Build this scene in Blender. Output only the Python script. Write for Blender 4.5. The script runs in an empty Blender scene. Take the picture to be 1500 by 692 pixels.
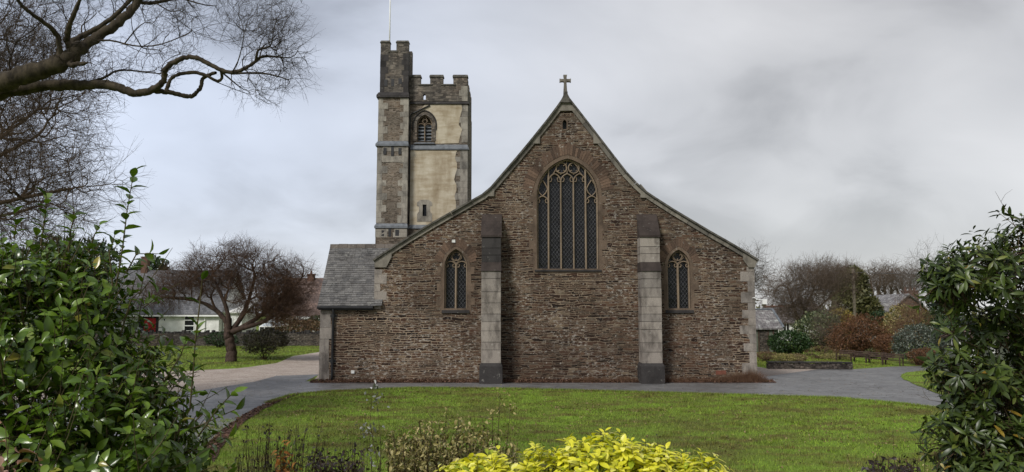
import bpy, bmesh, math, random
import numpy as np
from mathutils import Vector
from mathutils.geometry import tessellate_polygon

random.seed(7)
RNG = np.random.default_rng(7)
PI = math.pi
SC = bpy.context.scene
COL = SC.collection

# ------------------------------------------------------------------ camera, sky, sun, exposure
CAM_H, PITCH, FPX = 2.9, math.radians(5.5), 1177.0
cam_d = bpy.data.cameras.new('camera')
cam = bpy.data.objects.new('camera', cam_d)
COL.objects.link(cam)
cam.location = (0, 0, CAM_H)
cam.rotation_euler = (PI / 2 + PITCH, 0, 0)
cam_d.sensor_width = 36
cam_d.lens = 36 * FPX / 1500
cam_d.clip_start, cam_d.clip_end = 0.1, 5000
SC.camera = cam

SUN_EL, SUN_AZ = math.radians(40), math.radians(215)    # azimuth clockwise from +Y: behind the camera, to its left
sun_d = bpy.data.lights.new('sun', 'SUN')
sun_d.energy, sun_d.angle, sun_d.color = 1.5, math.radians(14), (1.0, 0.96, 0.9)
sun = bpy.data.objects.new('sun', sun_d)
COL.objects.link(sun)
sv = Vector((math.sin(SUN_AZ) * math.cos(SUN_EL), math.cos(SUN_AZ) * math.cos(SUN_EL), math.sin(SUN_EL)))
sun.rotation_euler = sv.to_track_quat('Z', 'Y').to_euler()
SC.view_settings.view_transform = 'Standard'
SC.view_settings.look = 'None'
SC.view_settings.exposure = 0.98
SC.view_settings.gamma = 1.0
SC.view_settings.use_curve_mapping = False
SC.cycles.max_bounces = 6
SC.cycles.transparent_max_bounces = 6


def N(nt, typ, ins=None, **props):
    n = nt.nodes.new(typ)
    for k, v in props.items():
        setattr(n, k, v)
    for k, v in (ins or {}).items():
        s = n.inputs[k]
        if isinstance(v, bpy.types.NodeSocket):
            nt.links.new(v, s)
        else:
            if hasattr(s, 'default_value') and hasattr(s.default_value, '__len__') and len(s.default_value) == 4 and len(v) == 3:
                v = (*v, 1)
            s.default_value = v
    return n


def math_n(nt, op, a, b=0.0, c=None, clamp=False):
    ins = {0: a, 1: b}
    if c is not None:
        ins[2] = c
    return N(nt, 'ShaderNodeMath', ins, operation=op, use_clamp=clamp).outputs[0]


def mix(nt, f, a, b, blend='MIX'):
    return N(nt, 'ShaderNodeMixRGB', {0: f, 1: a, 2: b}, blend_type=blend).outputs[0]


def ramp(nt, f, stops, interp='LINEAR'):
    n = N(nt, 'ShaderNodeValToRGB', {0: f})
    n.color_ramp.interpolation = interp
    e = n.color_ramp.elements
    while len(e) < len(stops):
        e.new(0.5)
    for el, (p, c) in zip(e, stops):
        el.position = p
        el.color = (c, c, c, 1) if isinstance(c, (int, float)) else (*c, 1)
    return n.outputs[0]


def noise(nt, vec, scale, detail=4, rough=0.55, dist=0.0, col=False, dims='3D'):
    n = N(nt, 'ShaderNodeTexNoise', {'Vector': vec, 'Scale': scale, 'Detail': detail, 'Roughness': rough, 'Distortion': dist}, noise_dimensions=dims)
    return n.outputs[1 if col else 0]


def vmul(nt, vec, s):
    return N(nt, 'ShaderNodeVectorMath', {0: vec, 1: s}, operation='MULTIPLY').outputs[0]


def sep(nt, v):
    return N(nt, 'ShaderNodeSeparateXYZ', {0: v}).outputs


def comb(nt, x, y, z=0.0):
    return N(nt, 'ShaderNodeCombineXYZ', {0: x, 1: y, 2: z}).outputs[0]


world = bpy.data.worlds.new('World')
SC.world = world
world.use_nodes = True
wt = world.node_tree
wt.nodes.clear()
sky = N(wt, 'ShaderNodeTexSky', sky_type='NISHITA', sun_disc=False, sun_elevation=SUN_EL, sun_rotation=SUN_AZ)
gen = N(wt, 'ShaderNodeTexCoord').outputs['Generated']
dx, dy, dz = sep(wt, gen)
dzp = math_n(wt, 'MAXIMUM', dz, 0.0)
den = math_n(wt, 'ADD', dzp, 0.42)
cp = comb(wt, math_n(wt, 'DIVIDE', dx, den), math_n(wt, 'DIVIDE', dy, den), 3.7)
n1 = noise(wt, vmul(wt, cp, (0.85, 0.8, 1)), 1.25, 4, 0.45, 0.3)
n2 = noise(wt, vmul(wt, cp, (1.2, 1.3, 1)), 2.4, 5, 0.5, 0.5)
nn = math_n(wt, 'ADD', math_n(wt, 'MULTIPLY', n1, 0.72), math_n(wt, 'MULTIPLY', n2, 0.28))
cl = ramp(wt, nn, [(0.37, (1.6, 1.6, 1.63)), (0.48, (2.4, 2.4, 2.45)), (0.55, (3.55, 3.56, 3.62)), (0.66, (4.4, 4.4, 4.45))])
# thinner, bluer cloud towards the left half; thick neutral cloud to the right
side = ramp(wt, math_n(wt, 'MULTIPLY_ADD', dx, 0.5, 0.5), [(0.22, 1.0), (0.68, 0.0)], 'EASE')
cl = mix(wt, side, mix(wt, 1.0, cl, (0.84, 0.835, 0.835), 'MULTIPLY'), mix(wt, 1.0, cl, (0.90, 1.0, 1.20), 'MULTIPLY'))
hz = math_n(wt, 'POWER', math_n(wt, 'SUBTRACT', 1.0, dzp, clamp=True), 9.0)
cl = mix(wt, math_n(wt, 'MULTIPLY', hz, 0.6), cl, (4.8, 4.85, 4.93))
fin = mix(wt, 0.94, sky.outputs[0], cl)
bg = N(wt, 'ShaderNodeBackground', {'Color': fin, 'Strength': 0.1})
wo = N(wt, 'ShaderNodeOutputWorld', {'Surface': bg.outputs[0]})


# ------------------------------------------------------------------ measuring the photograph: pixel at a known depth -> point of the place
def P(px, py, Y):
    x, u = (px - 750) / FPX, (346 - py) / FPX
    f = math.cos(PITCH) - u * math.sin(PITCH)
    return (Y * x / f, Y, CAM_H + Y * (math.sin(PITCH) + u * math.cos(PITCH)) / f)


def G(px, py, z=0.0):
    x, u = (px - 750) / FPX, (346 - py) / FPX
    f = math.cos(PITCH) - u * math.sin(PITCH)
    t = (math.sin(PITCH) + u * math.cos(PITCH)) / f
    Y = (z - CAM_H) / t
    return (Y * x / f, Y, z)


def bank(x, y):
    """height of the planted bank the photographer stands on"""
    t = min(max((y - 4.6) / 5.2, 0), 1)
    return 1.25 * (1 - t * t * (3 - 2 * t))


# ------------------------------------------------------------------ mesh helpers
def uv_box(me):
    uv = me.uv_layers.new(name='UVMap').data
    vs = me.vertices
    for p in me.polygons:
        n = p.normal
        if abs(n.z) > 0.95:
            t, b = Vector((1, 0, 0)), Vector((0, 1, 0))
        else:
            t = Vector((-n.y, n.x, 0)).normalized()
            b = n.cross(t)
        for li in p.loop_indices:
            co = vs[me.loops[li].vertex_index].co
            uv[li].uv = (co.dot(t), co.dot(b))


def mesh_np(name, V, F, smooth=False):
    V = np.asarray(V, dtype=np.float32)
    F = np.asarray(F, dtype=np.int32)
    me = bpy.data.meshes.new(name)
    me.vertices.add(len(V))
    me.vertices.foreach_set('co', V.ravel())
    k = F.shape[1]
    me.loops.add(F.size)
    me.loops.foreach_set('vertex_index', F.ravel())
    me.polygons.add(len(F))
    me.polygons.foreach_set('loop_start', np.arange(0, F.size, k, dtype=np.int32))
    me.polygons.foreach_set('loop_total', np.full(len(F), k, dtype=np.int32))
    if smooth:
        me.polygons.foreach_set('use_smooth', np.ones(len(F), dtype=bool))
    me.update(calc_edges=True)
    return me


def link(name, me, mat, parent=None):
    o = bpy.data.objects.new(name, me)
    COL.objects.link(o)
    if mat is not None:
        for m in (mat if isinstance(mat, (list, tuple)) else [mat]):
            me.materials.append(m)
    if parent is not None:
        o.parent = parent
    return o


class MB:
    def __init__(s):
        s.v, s.f = [], []

    def add(s, vs, fs):
        b = len(s.v)
        s.v += [tuple(v) for v in vs]
        s.f += [tuple(b + i for i in f) for f in fs]

    def box(s, x0, x1, y0, y1, z0, z1, j=0.0):
        r = lambda: random.uniform(-j, j) if j else 0.0
        vs = [(x + r(), y + r(), z + r()) for z in (z0, z1) for x, y in ((x0, y0), (x1, y0), (x1, y1), (x0, y1))]
        s.add(vs, [(3, 2, 1, 0), (4, 5, 6, 7), (0, 1, 5, 4), (1, 2, 6, 5), (2, 3, 7, 6), (3, 0, 4, 7)])

    def hexa(s, vs):
        s.add(vs, [(3, 2, 1, 0), (4, 5, 6, 7), (0, 1, 5, 4), (1, 2, 6, 5), (2, 3, 7, 6), (3, 0, 4, 7)])

    def prism_xz(s, poly, y0, y1, holes=()):
        """outline in (x, z), extruded from y0 (front) to y1; holes are outlines too"""
        loops = [list(poly)] + [list(h) for h in holes]
        flat = [p for l in loops for p in l]
        tris = tessellate_polygon([[Vector((p[0], p[1], 0)) for p in l] for l in loops])
        n = len(flat)
        vs = [(p[0], y0, p[1]) for p in flat] + [(p[0], y1, p[1]) for p in flat]
        fs = []
        for a, b, c in tris:
            pa, pb, pc = flat[a], flat[b], flat[c]
            cr = (pb[0] - pa[0]) * (pc[1] - pa[1]) - (pb[1] - pa[1]) * (pc[0] - pa[0])
            if cr < 0:
                b, c = c, b
            fs += [(a, b, c), (n + a, n + c, n + b)]
        o = 0
        for l in loops:
            m = len(l)
            for i in range(m):
                a, b = o + i, o + (i + 1) % m
                fs.append((a, n + a, n + b, b))
            o += m
        s.add(vs, fs)

    def bar(s, path, w, d, y, closed=False):
        """moulded stone bar following a path in the (x, z) plane, its front edge at y"""
        pts = [np.array(p, float) for p in path]
        n = len(pts)
        prof = [(-.5, 1), (-.5, .45), (-.14, 0), (.14, 0), (.5, .45), (.5, 1)]
        rings = []
        for i in range(n):
            if closed:
                t = pts[(i + 1) % n] - pts[i - 1]
            else:
                t = pts[min(i + 1, n - 1)] - pts[max(i - 1, 0)]
            t = t / (np.linalg.norm(t) + 1e-9)
            nn_ = np.array((-t[1], t[0]))
            rings.append([(pts[i][0] + nn_[0] * a * w, y + b * d, pts[i][1] + nn_[1] * a * w) for a, b in prof])
        vs = [v for r in rings for v in r]
        k = len(prof)
        fs = []
        for i in range(n if closed else n - 1):
            j = (i + 1) % n
            for q in range(k):
                r = (q + 1) % k
                fs.append((i * k + q, i * k + r, j * k + r, j * k + q))
        if not closed:
            fs += [tuple(range(k)), tuple((n - 1) * k + q for q in reversed(range(k)))]
        s.add(vs, fs)

    def tube(s, pts, r, k=8, caps=True):
        V, F = tube_np(np.array(pts, float), np.full(len(pts), r) if np.isscalar(r) else np.array(r), k)
        s.add(V, [tuple(f) for f in F])
        if caps:
            b = len(s.v) - len(V)
            s.f.append(tuple(b + i for i in reversed(range(k))))
            s.f.append(tuple(b + len(V) - k + i for i in range(k)))

    def build(s, name, mat, parent=None, smooth=False, fix=True, bevel=0.0):
        me = bpy.data.meshes.new(name)
        me.from_pydata(s.v, [], s.f)
        if fix or bevel:
            bm = bmesh.new()
            bm.from_mesh(me)
            if fix:
                bmesh.ops.recalc_face_normals(bm, faces=bm.faces)
            if bevel:
                bmesh.ops.bevel(bm, geom=list(bm.edges), offset=bevel, segments=1, affect='EDGES')
            bm.to_mesh(me)
            bm.free()
        uv_box(me)
        if smooth:
            me.polygons.foreach_set('use_smooth', [True] * len(me.polygons))
        return link(name, me, mat, parent)


def tube_np(p, r, k=6):
    n = len(p)
    t = np.empty_like(p)
    t[1:-1] = p[2:] - p[:-2] if n > 2 else t[1:-1]
    t[0] = p[1] - p[0]
    t[-1] = p[-1] - p[-2]
    t /= np.linalg.norm(t, axis=1, keepdims=True) + 1e-9
    ref = np.array((0.31, 0.87, 0.38)) if abs(t[0, 1]) < 0.8 else np.array((0.9, 0.1, 0.4))
    u = np.cross(t, ref)
    u /= np.linalg.norm(u, axis=1, keepdims=True) + 1e-9
    w = np.cross(t, u)
    a = np.arange(k) * 2 * PI / k
    V = p[:, None, :] + r[:, None, None] * (np.cos(a)[None, :, None] * u[:, None, :] + np.sin(a)[None, :, None] * w[:, None, :])
    V = V.reshape(-1, 3)
    i = np.arange(n - 1)[:, None] * k
    q = np.arange(k)[None, :]
    q2 = (q + 1) % k
    F = np.stack([i + q, i + q2, i + k + q2, i + k + q], -1).reshape(-1, 4)
    return V, F


class Cloud:
    """collects many vertex / face arrays (all quads or all tris) into one mesh"""
    def __init__(s):
        s.V, s.F, s.n = [], [], 0

    def add(s, V, F):
        if len(V) == 0:
            return
        s.V.append(V)
        s.F.append(F + s.n)
        s.n += len(V)

    def build(s, name, mat, parent=None, smooth=True):
        return link(name, mesh_np(name, np.concatenate(s.V), np.concatenate(s.F), smooth), mat, parent)


def tag(o, label=None, cat=None, group=None, kind=None):
    for k, v in (('label', label), ('category', cat), ('group', group), ('kind', kind)):
        if v:
            o[k] = v
    return o


def empty(name, loc, label, cat, group=None):
    o = bpy.data.objects.new(name, None)
    COL.objects.link(o)
    o.location = loc
    o.empty_display_size = 0.3
    return tag(o, label, cat, group)


def rebase(root):
    """children were built in world coordinates: keep them there under a root that stands at the thing's base"""
    bpy.context.view_layer.update()
    inv = root.matrix_world.inverted()
    for c in root.children:
        c.matrix_parent_inverse = inv
    return root


# ------------------------------------------------------------------ materials
def new_mat(name):
    m = bpy.data.materials.new(name)
    m.use_nodes = True
    nt = m.node_tree
    b = nt.nodes['Principled BSDF']
    return m, nt, b


def bump(nt, b, h, strength, dist=0.02):
    n = N(nt, 'ShaderNodeBump', {'Height': h, 'Strength': strength, 'Distance': dist})
    nt.links.new(n.outputs[0], b.inputs['Normal'])


def setc(nt, b, col, rough=0.8, spec=0.3):
    if isinstance(col, bpy.types.NodeSocket):
        nt.links.new(col, b.inputs['Base Color'])
    else:
        b.inputs['Base Color'].default_value = (*col, 1)
    if isinstance(rough, bpy.types.NodeSocket):
        nt.links.new(rough, b.inputs['Roughness'])
    else:
        b.inputs['Roughness'].default_value = rough
    b.inputs['Specular IOR Level'].default_value = spec


def island(nt):
    return N(nt, 'ShaderNodeNewGeometry').outputs['Random Per Island']


def uvn(nt):
    return N(nt, 'ShaderNodeUVMap').outputs[0]


def objc(nt):
    return N(nt, 'ShaderNodeTexCoord').outputs['Object']


def mat_rubble(name, stops, mortar, lichen=0.5, bw=0.34, bh=0.088, dark=1.0):
    m, nt, b = new_mat(name)
    uv = uvn(nt)
    u, v, _ = sep(nt, uv)
    w1 = noise(nt, uv, 1.1, 2, col=True)
    w2 = noise(nt, uv, 9.0, 2, col=True)
    a1 = sep(nt, w1)
    a2 = sep(nt, w2)
    vv = noise(nt, comb(nt, 0.0, v, 0.0), 3.0, 2)
    v1 = math_n(nt, 'ADD', v, math_n(nt, 'MULTIPLY', vv, 0.16))
    v1 = math_n(nt, 'ADD', v1, math_n(nt, 'MULTIPLY', a1[1], 0.16))
    v1 = math_n(nt, 'ADD', v1, math_n(nt, 'MULTIPLY', a2[1], 0.05))
    u1 = math_n(nt, 'ADD', u, math_n(nt, 'MULTIPLY', a1[0], 0.8))
    u1 = math_n(nt, 'ADD', u1, math_n(nt, 'MULTIPLY', a2[0], 0.12))
    wv = comb(nt, u1, v1)

    def brick(w, h, mort, off):
        n = N(nt, 'ShaderNodeTexBrick', {'Vector': wv, 'Color1': (0, 0, 0), 'Color2': (1, 1, 1), 'Mortar': (0.5, 0.5, 0.5), 'Scale': 1.0,
                                         'Mortar Size': mort, 'Mortar Smooth': 0.35, 'Bias': 0.0, 'Brick Width': w, 'Row Height': h})
        n.offset = off
        n.squash = 0.7
        n.squash_frequency = 3
        return n.outputs[0], n.outputs[1]
    c1, f1 = brick(bw, bh, 0.015, 0.43)
    c2, f2 = brick(bw * 0.66, bh * 0.6, 0.010, 0.37)
    c3, f3 = brick(bw * 1.15, bh * 1.45, 0.016, 0.45)
    k = noise(nt, vmul(nt, uv, (0.6, 1.6, 1)), 1.3, 3)
    k1 = math_n(nt, 'GREATER_THAN', k, 0.53)
    k2 = math_n(nt, 'LESS_THAN', k, 0.40)
    cc = mix(nt, k2, mix(nt, k1, c1, c2), c3)
    ff = mix(nt, k2, mix(nt, k1, f1, f2), f3)
    stone = ramp(nt, cc, stops)
    fine = noise(nt, uv, 26, 5, 0.65)
    stone = mix(nt, 1.0, stone, ramp(nt, fine, [(0.25, 0.62), (0.7, 1.25)]), 'MULTIPLY')
    big = noise(nt, uv, 0.42, 4)
    stone = mix(nt, 1.0, stone, ramp(nt, big, [(0.3, (0.70, 0.72, 0.74)), (0.5, (1, 1, 1)), (0.72, (1.28, 1.12, 0.98))]), 'MULTIPLY')
    rp = ramp(nt, noise(nt, vmul(nt, uv, (0.14, 0.2, 1)), 1.0, 3), [(0.42, 0.55), (0.6, 1.2)])
    mortar = tuple(mortar)
    mort = mix(nt, noise(nt, uv, 3.0, 4), (mortar[0] * .45, mortar[1] * .45, mortar[2] * .45), (mortar[0] * 1.15, mortar[1] * 1.15, mortar[2] * 1.15))
    mort = mix(nt, 1.0, mort, rp, 'MULTIPLY')
    col = mix(nt, ff, stone, mort)
    # lichen and lime patches
    lm = math_n(nt, 'MULTIPLY', ramp(nt, noise(nt, uv, 0.4, 4), [(0.42, 0), (0.60, 1)]), ramp(nt, noise(nt, vmul(nt, uv, (1, 1.8, 1)), 5.5, 5, 0.7), [(0.53, 0), (0.62, 1)]))
    ls = ramp(nt, noise(nt, uv, 8.0, 2, 0.4), [(0.67, 0), (0.71, 1)])
    lm = math_n(nt, 'MULTIPLY', math_n(nt, 'MAXIMUM', lm, math_n(nt, 'MULTIPLY', ls, 0.75)), lichen, clamp=True)
    col = mix(nt, lm, col, (0.42, 0.39, 0.34))
    # damp streaks
    st = ramp(nt, noise(nt, vmul(nt, uv, (1.2, 0.13, 1)), 1.4, 4, 0.6), [(0.35, (0.62, 0.6, 0.6)), (0.55, (1, 1, 1))])
    col = mix(nt, 0.7, col, st, 'MULTIPLY')
    if dark != 1.0:
        col = mix(nt, 1.0, col, (dark, dark, dark), 'MULTIPLY')
    setc(nt, b, col, 0.88, 0.2)
    h = math_n(nt, 'SUBTRACT', math_n(nt, 'ADD', math_n(nt, 'MULTIPLY', cc, 0.5), math_n(nt, 'MULTIPLY', fine, 0.5)), math_n(nt, 'MULTIPLY', ff, 1.0))
    bump(nt, b, h, 0.65, 0.03)
    return m


def mat_granite(name, base, var=0.35, stain=0.6, lichen=0.5, speck=60):
    m, nt, b = new_mat(name)
    oc = objc(nt)
    r = island(nt)
    lo, hi = 1 - var, 1 + var * 0.55
    col = mix(nt, 1.0, base, ramp(nt, r, [(0, (lo, lo, lo)), (0.5, (1, .98, .95)), (1, (hi, hi * .985, hi * .95))]), 'MULTIPLY')
    col = mix(nt, 1.0, col, ramp(nt, noise(nt, oc, speck, 3, 0.7), [(0.3, 0.65), (0.7, 1.3)]), 'MULTIPLY')
    col = mix(nt, stain, col, ramp(nt, noise(nt, vmul(nt, oc, (1, 1, 0.45)), 2.2, 5, 0.65), [(0.36, (0.32, 0.31, 0.31)), (0.56, (1, 1, 1))]), 'MULTIPLY')
    lm = ramp(nt, noise(nt, oc, 4.5, 5, 0.7), [(0.62, 0), (0.68, 1)])
    col = mix(nt, math_n(nt, 'MULTIPLY', lm, lichen), col, (0.46, 0.45, 0.40))
    setc(nt, b, col, 0.85, 0.25)
    bump(nt, b, noise(nt, oc, 30, 4, 0.7), 0.5, 0.012)
    return m


def mat_render(name):
    m, nt, b = new_mat(name)
    oc = objc(nt)
    c = ramp(nt, noise(nt, oc, 0.9, 6, 0.62), [(0.28, (0.30, 0.245, 0.17)), (0.44, (0.41, 0.355, 0.265)), (0.58, (0.47, 0.42, 0.325)), (0.75, (0.52, 0.48, 0.39))])
    c = mix(nt, 0.75, c, ramp(nt, noise(nt, vmul(nt, oc, (1.1, 1, 0.28)), 1.2, 5, 0.6), [(0.32, (0.58, 0.52, 0.43)), (0.55, (1, 1, 1))]), 'MULTIPLY')
    c = mix(nt, 0.6, c, ramp(nt, noise(nt, vmul(nt, oc, (0.5, 1, 2.4)), 1.6, 4, 0.6), [(0.35, (0.68, 0.62, 0.52)), (0.55, (1, 1, 1))]), 'MULTIPLY')
    setc(nt, b, c, 0.9, 0.15)
    bump(nt, b, noise(nt, oc, 5, 6, 0.65), 0.5, 0.03)
    return m


def mat_noise(name, c0, c1, scale=3.0, rough=0.8, spec=0.3, bs=0.3, bd=0.01, detail=5, lo=0.35, hi=0.65, metal=0.0, isl=0.0):
    m, nt, b = new_mat(name)
    oc = objc(nt)
    n = noise(nt, oc, scale, detail, 0.6)
    col = ramp(nt, n, [(lo, c0), (hi, c1)])
    if isl:
        col = mix(nt, 1.0, col, ramp(nt, island(nt), [(0, 1 - isl), (1, 1 + isl)]), 'MULTIPLY')
    setc(nt, b, col, rough, spec)
    b.inputs['Metallic'].default_value = metal
    if bs:
        bump(nt, b, n, bs, bd)
    return m


def mat_leaf(name, stops, rough=0.35, spec=0.5, trans=0.18, vein=0.0):
    m, nt, b = new_mat(name)
    r = island(nt)
    col = ramp(nt, r, stops)
    col = mix(nt, 0.5, col, ramp(nt, noise(nt, objc(nt), 14, 2), [(0.35, 0.7), (0.65, 1.3)]), 'MULTIPLY')
    setc(nt, b, col, rough, spec)
    if trans:
        tr = N(nt, 'ShaderNodeBsdfTranslucent', {'Color': mix(nt, 1.0, col, (1.3, 1.4, 0.6), 'MULTIPLY')})
        ms = N(nt, 'ShaderNodeMixShader', {0: trans, 1: b.outputs[0], 2: tr.outputs[0]})
        nt.links.new(ms.outputs[0], nt.nodes['Material Output'].inputs[0])
    return m


def mat_bark(name, c0, c1, scale=9.0):
    m, nt, b = new_mat(name)
    oc = objc(nt)
    n = noise(nt, vmul(nt, oc, (1, 1, 0.4)), scale, 5, 0.65)
    setc(nt, b, ramp(nt, n, [(0.32, c0), (0.66, c1)]), 0.9, 0.15)
    bump(nt, b, n, 0.8, 0.03)
    return m


def mat_slates(name, c0, c1, bw=0.3, bh=0.18, mort=(0.02, 0.02, 0.02), moss=None):
    m, nt, b = new_mat(name)
    uv = uvn(nt)
    n = N(nt, 'ShaderNodeTexBrick', {'Vector': uv, 'Color1': (0, 0, 0), 'Color2': (1, 1, 1), 'Mortar': (0.2, 0.2, 0.2), 'Scale': 1.0, 'Mortar Size': 0.012,
                                     'Mortar Smooth': 0.3, 'Brick Width': bw, 'Row Height': bh})
    col = mix(nt, n.outputs[0], c0, c1)
    col = mix(nt, n.outputs[1], col, mort)
    col = mix(nt, 1.0, col, ramp(nt, noise(nt, uv, 0.8, 5, 0.6), [(0.3, 0.65), (0.7, 1.3)]), 'MULTIPLY')
    if moss:
        col = mix(nt, ramp(nt, noise(nt, uv, 2.5, 5, 0.7), [(0.52, 0), (0.66, 0.8)]), col, moss)
    setc(nt, b, col, 0.6, 0.4)
    bump(nt, b, math_n(nt, 'SUBTRACT', 1.0, n.outputs[1]), 0.6, 0.02)
    return m


M = {}
WALL = [(0.0, (0.014, 0.009, 0.007)), (0.3, (0.040, 0.022, 0.015)), (0.55, (0.074, 0.040, 0.026)), (0.76, (0.108, 0.065, 0.042)), (0.9, (0.085, 0.066, 0.052)), (1.0, (0.18, 0.135, 0.09))]
M['wall'] = mat_rubble('slate_rubble', WALL, (0.31, 0.243, 0.172), 0.8, 0.47, 0.1)
M['tower_wall'] = mat_rubble('tower_rubble', [(0, (0.05, 0.04, 0.03)), (0.4, (0.12, 0.09, 0.065)), (0.75, (0.17, 0.14, 0.11)), (1, (0.24, 0.20, 0.16))], (0.28, 0.24, 0.19), 0.3)
M['parapet'] = mat_rubble('parapet_stone', [(0, (0.05, 0.045, 0.04)), (0.5, (0.12, 0.105, 0.088)), (1, (0.20, 0.175, 0.145))], (0.16, 0.14, 0.12), 0.25, 0.4, 0.16)
M['granite'] = mat_granite('granite', (0.27, 0.243, 0.218), 0.25, 0.85, 0.45)
M['granite_tower'] = mat_granite('tower_granite', (0.28, 0.262, 0.228), 0.28, 0.75, 0.3)
M['granite_dark'] = mat_granite('blackened_granite', (0.042, 0.039, 0.039), 0.4, 0.6, 0.35)
M['weathering'] = mat_granite('brown_slab', (0.046, 0.036, 0.032), 0.35, 0.6, 0.2)
M['coping'] = mat_granite('coping_stone', (0.20, 0.185, 0.158), 0.35, 0.7, 0.4)
M['cap'] = mat_noise('mossy_cap', (0.050, 0.047, 0.040), (0.125, 0.117, 0.100), 5, 0.9, 0.2, 0.6, 0.02)
M['sandstone'] = mat_granite('buff_dressing', (0.135, 0.099, 0.073), 0.25, 0.7, 0.25, 40)
M['tracery'] = mat_granite('tracery_stone', (0.255, 0.20, 0.145), 0.05, 0.55, 0.1, 40)
M['voussoir'] = mat_granite('arch_slate', (0.125, 0.083, 0.06), 0.5, 0.5, 0.55, 30)
M['lead'] = mat_noise('lead_grey', (0.085, 0.094, 0.105), (0.15, 0.163, 0.178), 4, 0.6, 0.4, 0.3)
M['render'] = mat_render('old_render')
M['slate'] = mat_granite('roof_slate', (0.145, 0.142, 0.140), 0.3, 0.6, 0.35, 18)
M['ridge'] = mat_granite('ridge_tile', (0.12, 0.105, 0.092), 0.4, 0.6, 0.5)
M['black'] = mat_noise('black_iron_and_shade', (0.012, 0.012, 0.013), (0.022, 0.022, 0.023), 6, 0.5, 0.4, 0.1)  # iron fittings, and black plates standing in for shade in openings
M['white'] = mat_noise('white_paint', (0.70, 0.70, 0.68), (0.82, 0.82, 0.80), 2, 0.6, 0.3, 0.1)
M['offwhite'] = mat_noise('whitewash', (0.55, 0.55, 0.52), (0.78, 0.78, 0.75), 1.2, 0.8, 0.2, 0.2)
M['red'] = mat_noise('red_paint', (0.32, 0.01, 0.012), (0.42, 0.015, 0.02), 3, 0.4, 0.5, 0)
M['darkglass'] = mat_noise('dark_glass', (0.004, 0.0045, 0.0055), (0.009, 0.0095, 0.011), 3.5, 0.12, 0.28, 0.8, 0.03)
M['paleglass'] = mat_noise('pale_glass', (0.35, 0.40, 0.42), (0.55, 0.60, 0.62), 1.5, 0.15, 0.6, 0.05)
M['wire'] = mat_noise('grey_wire', (0.085, 0.085, 0.09), (0.15, 0.15, 0.155), 3, 0.6, 0.3, 0)
M['wood_dark'] = mat_noise('dark_timber', (0.035, 0.022, 0.016), (0.075, 0.048, 0.034), 6, 0.75, 0.3, 0.2)
M['wood_grey'] = mat_noise('weathered_timber', (0.14, 0.12, 0.09), (0.26, 0.22, 0.17), 5, 0.85, 0.2, 0.3)
M['shed'] = mat_noise('green_grey_boards', (0.075, 0.085, 0.065), (0.12, 0.13, 0.10), 3, 0.8, 0.2, 0.2)
M['brick'] = mat_noise('chimney_brick', (0.085, 0.05, 0.04), (0.15, 0.085, 0.06), 5, 0.85, 0.2, 0.2)
M['terracotta'] = mat_noise('terracotta', (0.12, 0.045, 0.03), (0.19, 0.075, 0.05), 4, 0.8, 0.2, 0.1)
M['cottage_roof'] = mat_slates('cottage_slates', (0.075, 0.075, 0.08), (0.15, 0.15, 0.155), 0.35, 0.3)
M['nave_roof'] = mat_slates('nave_slates', (0.07, 0.07, 0.075), (0.14, 0.14, 0.145))
M['tile_roof'] = mat_slates('brown_tiles', (0.085, 0.055, 0.045), (0.15, 0.098, 0.078), 0.4, 0.36, (0.03, 0.02, 0.016))
M['old_roof'] = mat_slates('lichened_slates', (0.12, 0.11, 0.11), (0.2, 0.185, 0.18), 0.35, 0.3, moss=(0.42, 0.43, 0.40))
M['pink_roof'] = mat_slates('pinkish_slates', (0.13, 0.11, 0.11), (0.20, 0.17, 0.17), 0.35, 0.3, moss=(0.28, 0.26, 0.25))
M['gardenwall'] = mat_rubble('garden_wall_stone', [(0, (0.022, 0.019, 0.017)), (0.5, (0.06, 0.05, 0.043)), (1, (0.125, 0.105, 0.09))], (0.075, 0.065, 0.055), 0.4, 0.3, 0.12)
M['oak'] = mat_bark('oak_bark', (0.022, 0.018, 0.014), (0.085, 0.068, 0.046))
M['oak_twig'] = mat_bark('oak_twig', (0.03, 0.024, 0.02), (0.065, 0.05, 0.038))
M['brown_twig'] = mat_bark('brown_twig', (0.050, 0.035, 0.024), (0.11, 0.078, 0.050))
M['red_twig'] = mat_bark('reddish_twig', (0.048, 0.029, 0.019), (0.105, 0.064, 0.041))
M['cherry'] = mat_bark('cherry_bark', (0.03, 0.02, 0.017), (0.085, 0.058, 0.045))
M['grey_twig'] = mat_bark('grey_twig', (0.09, 0.08, 0.07), (0.16, 0.14, 0.125))
M['pale_twig'] = mat_bark('pale_brown_twig', (0.085, 0.062, 0.046), (0.15, 0.115, 0.088))
M['stem'] = mat_bark('green_stem', (0.05, 0.045, 0.02), (0.11, 0.09, 0.045))
M['weed'] = mat_bark('dry_weed', (0.10, 0.055, 0.035), (0.22, 0.13, 0.08))
M['drystem'] = mat_bark('dry_stem', (0.03, 0.02, 0.012), (0.10, 0.07, 0.04))
M['camellia'] = mat_leaf('camellia_leaf', [(0, (0.034, 0.064, 0.007)), (0.45, (0.072, 0.130, 0.013)), (0.8, (0.120, 0.195, 0.020)), (0.985, (0.14, 0.20, 0.03)), (1, (0.26, 0.22, 0.04))], 0.24, 0.45, 0.18)
M['rhodo'] = mat_leaf('rhododendron_leaf', [(0, (0.020, 0.032, 0.006)), (0.5, (0.040, 0.062, 0.012)), (0.86, (0.068, 0.10, 0.018)), (0.985, (0.13, 0.15, 0.03)), (1, (0.25, 0.15, 0.02))], 0.36, 0.35, 0.14)
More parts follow.
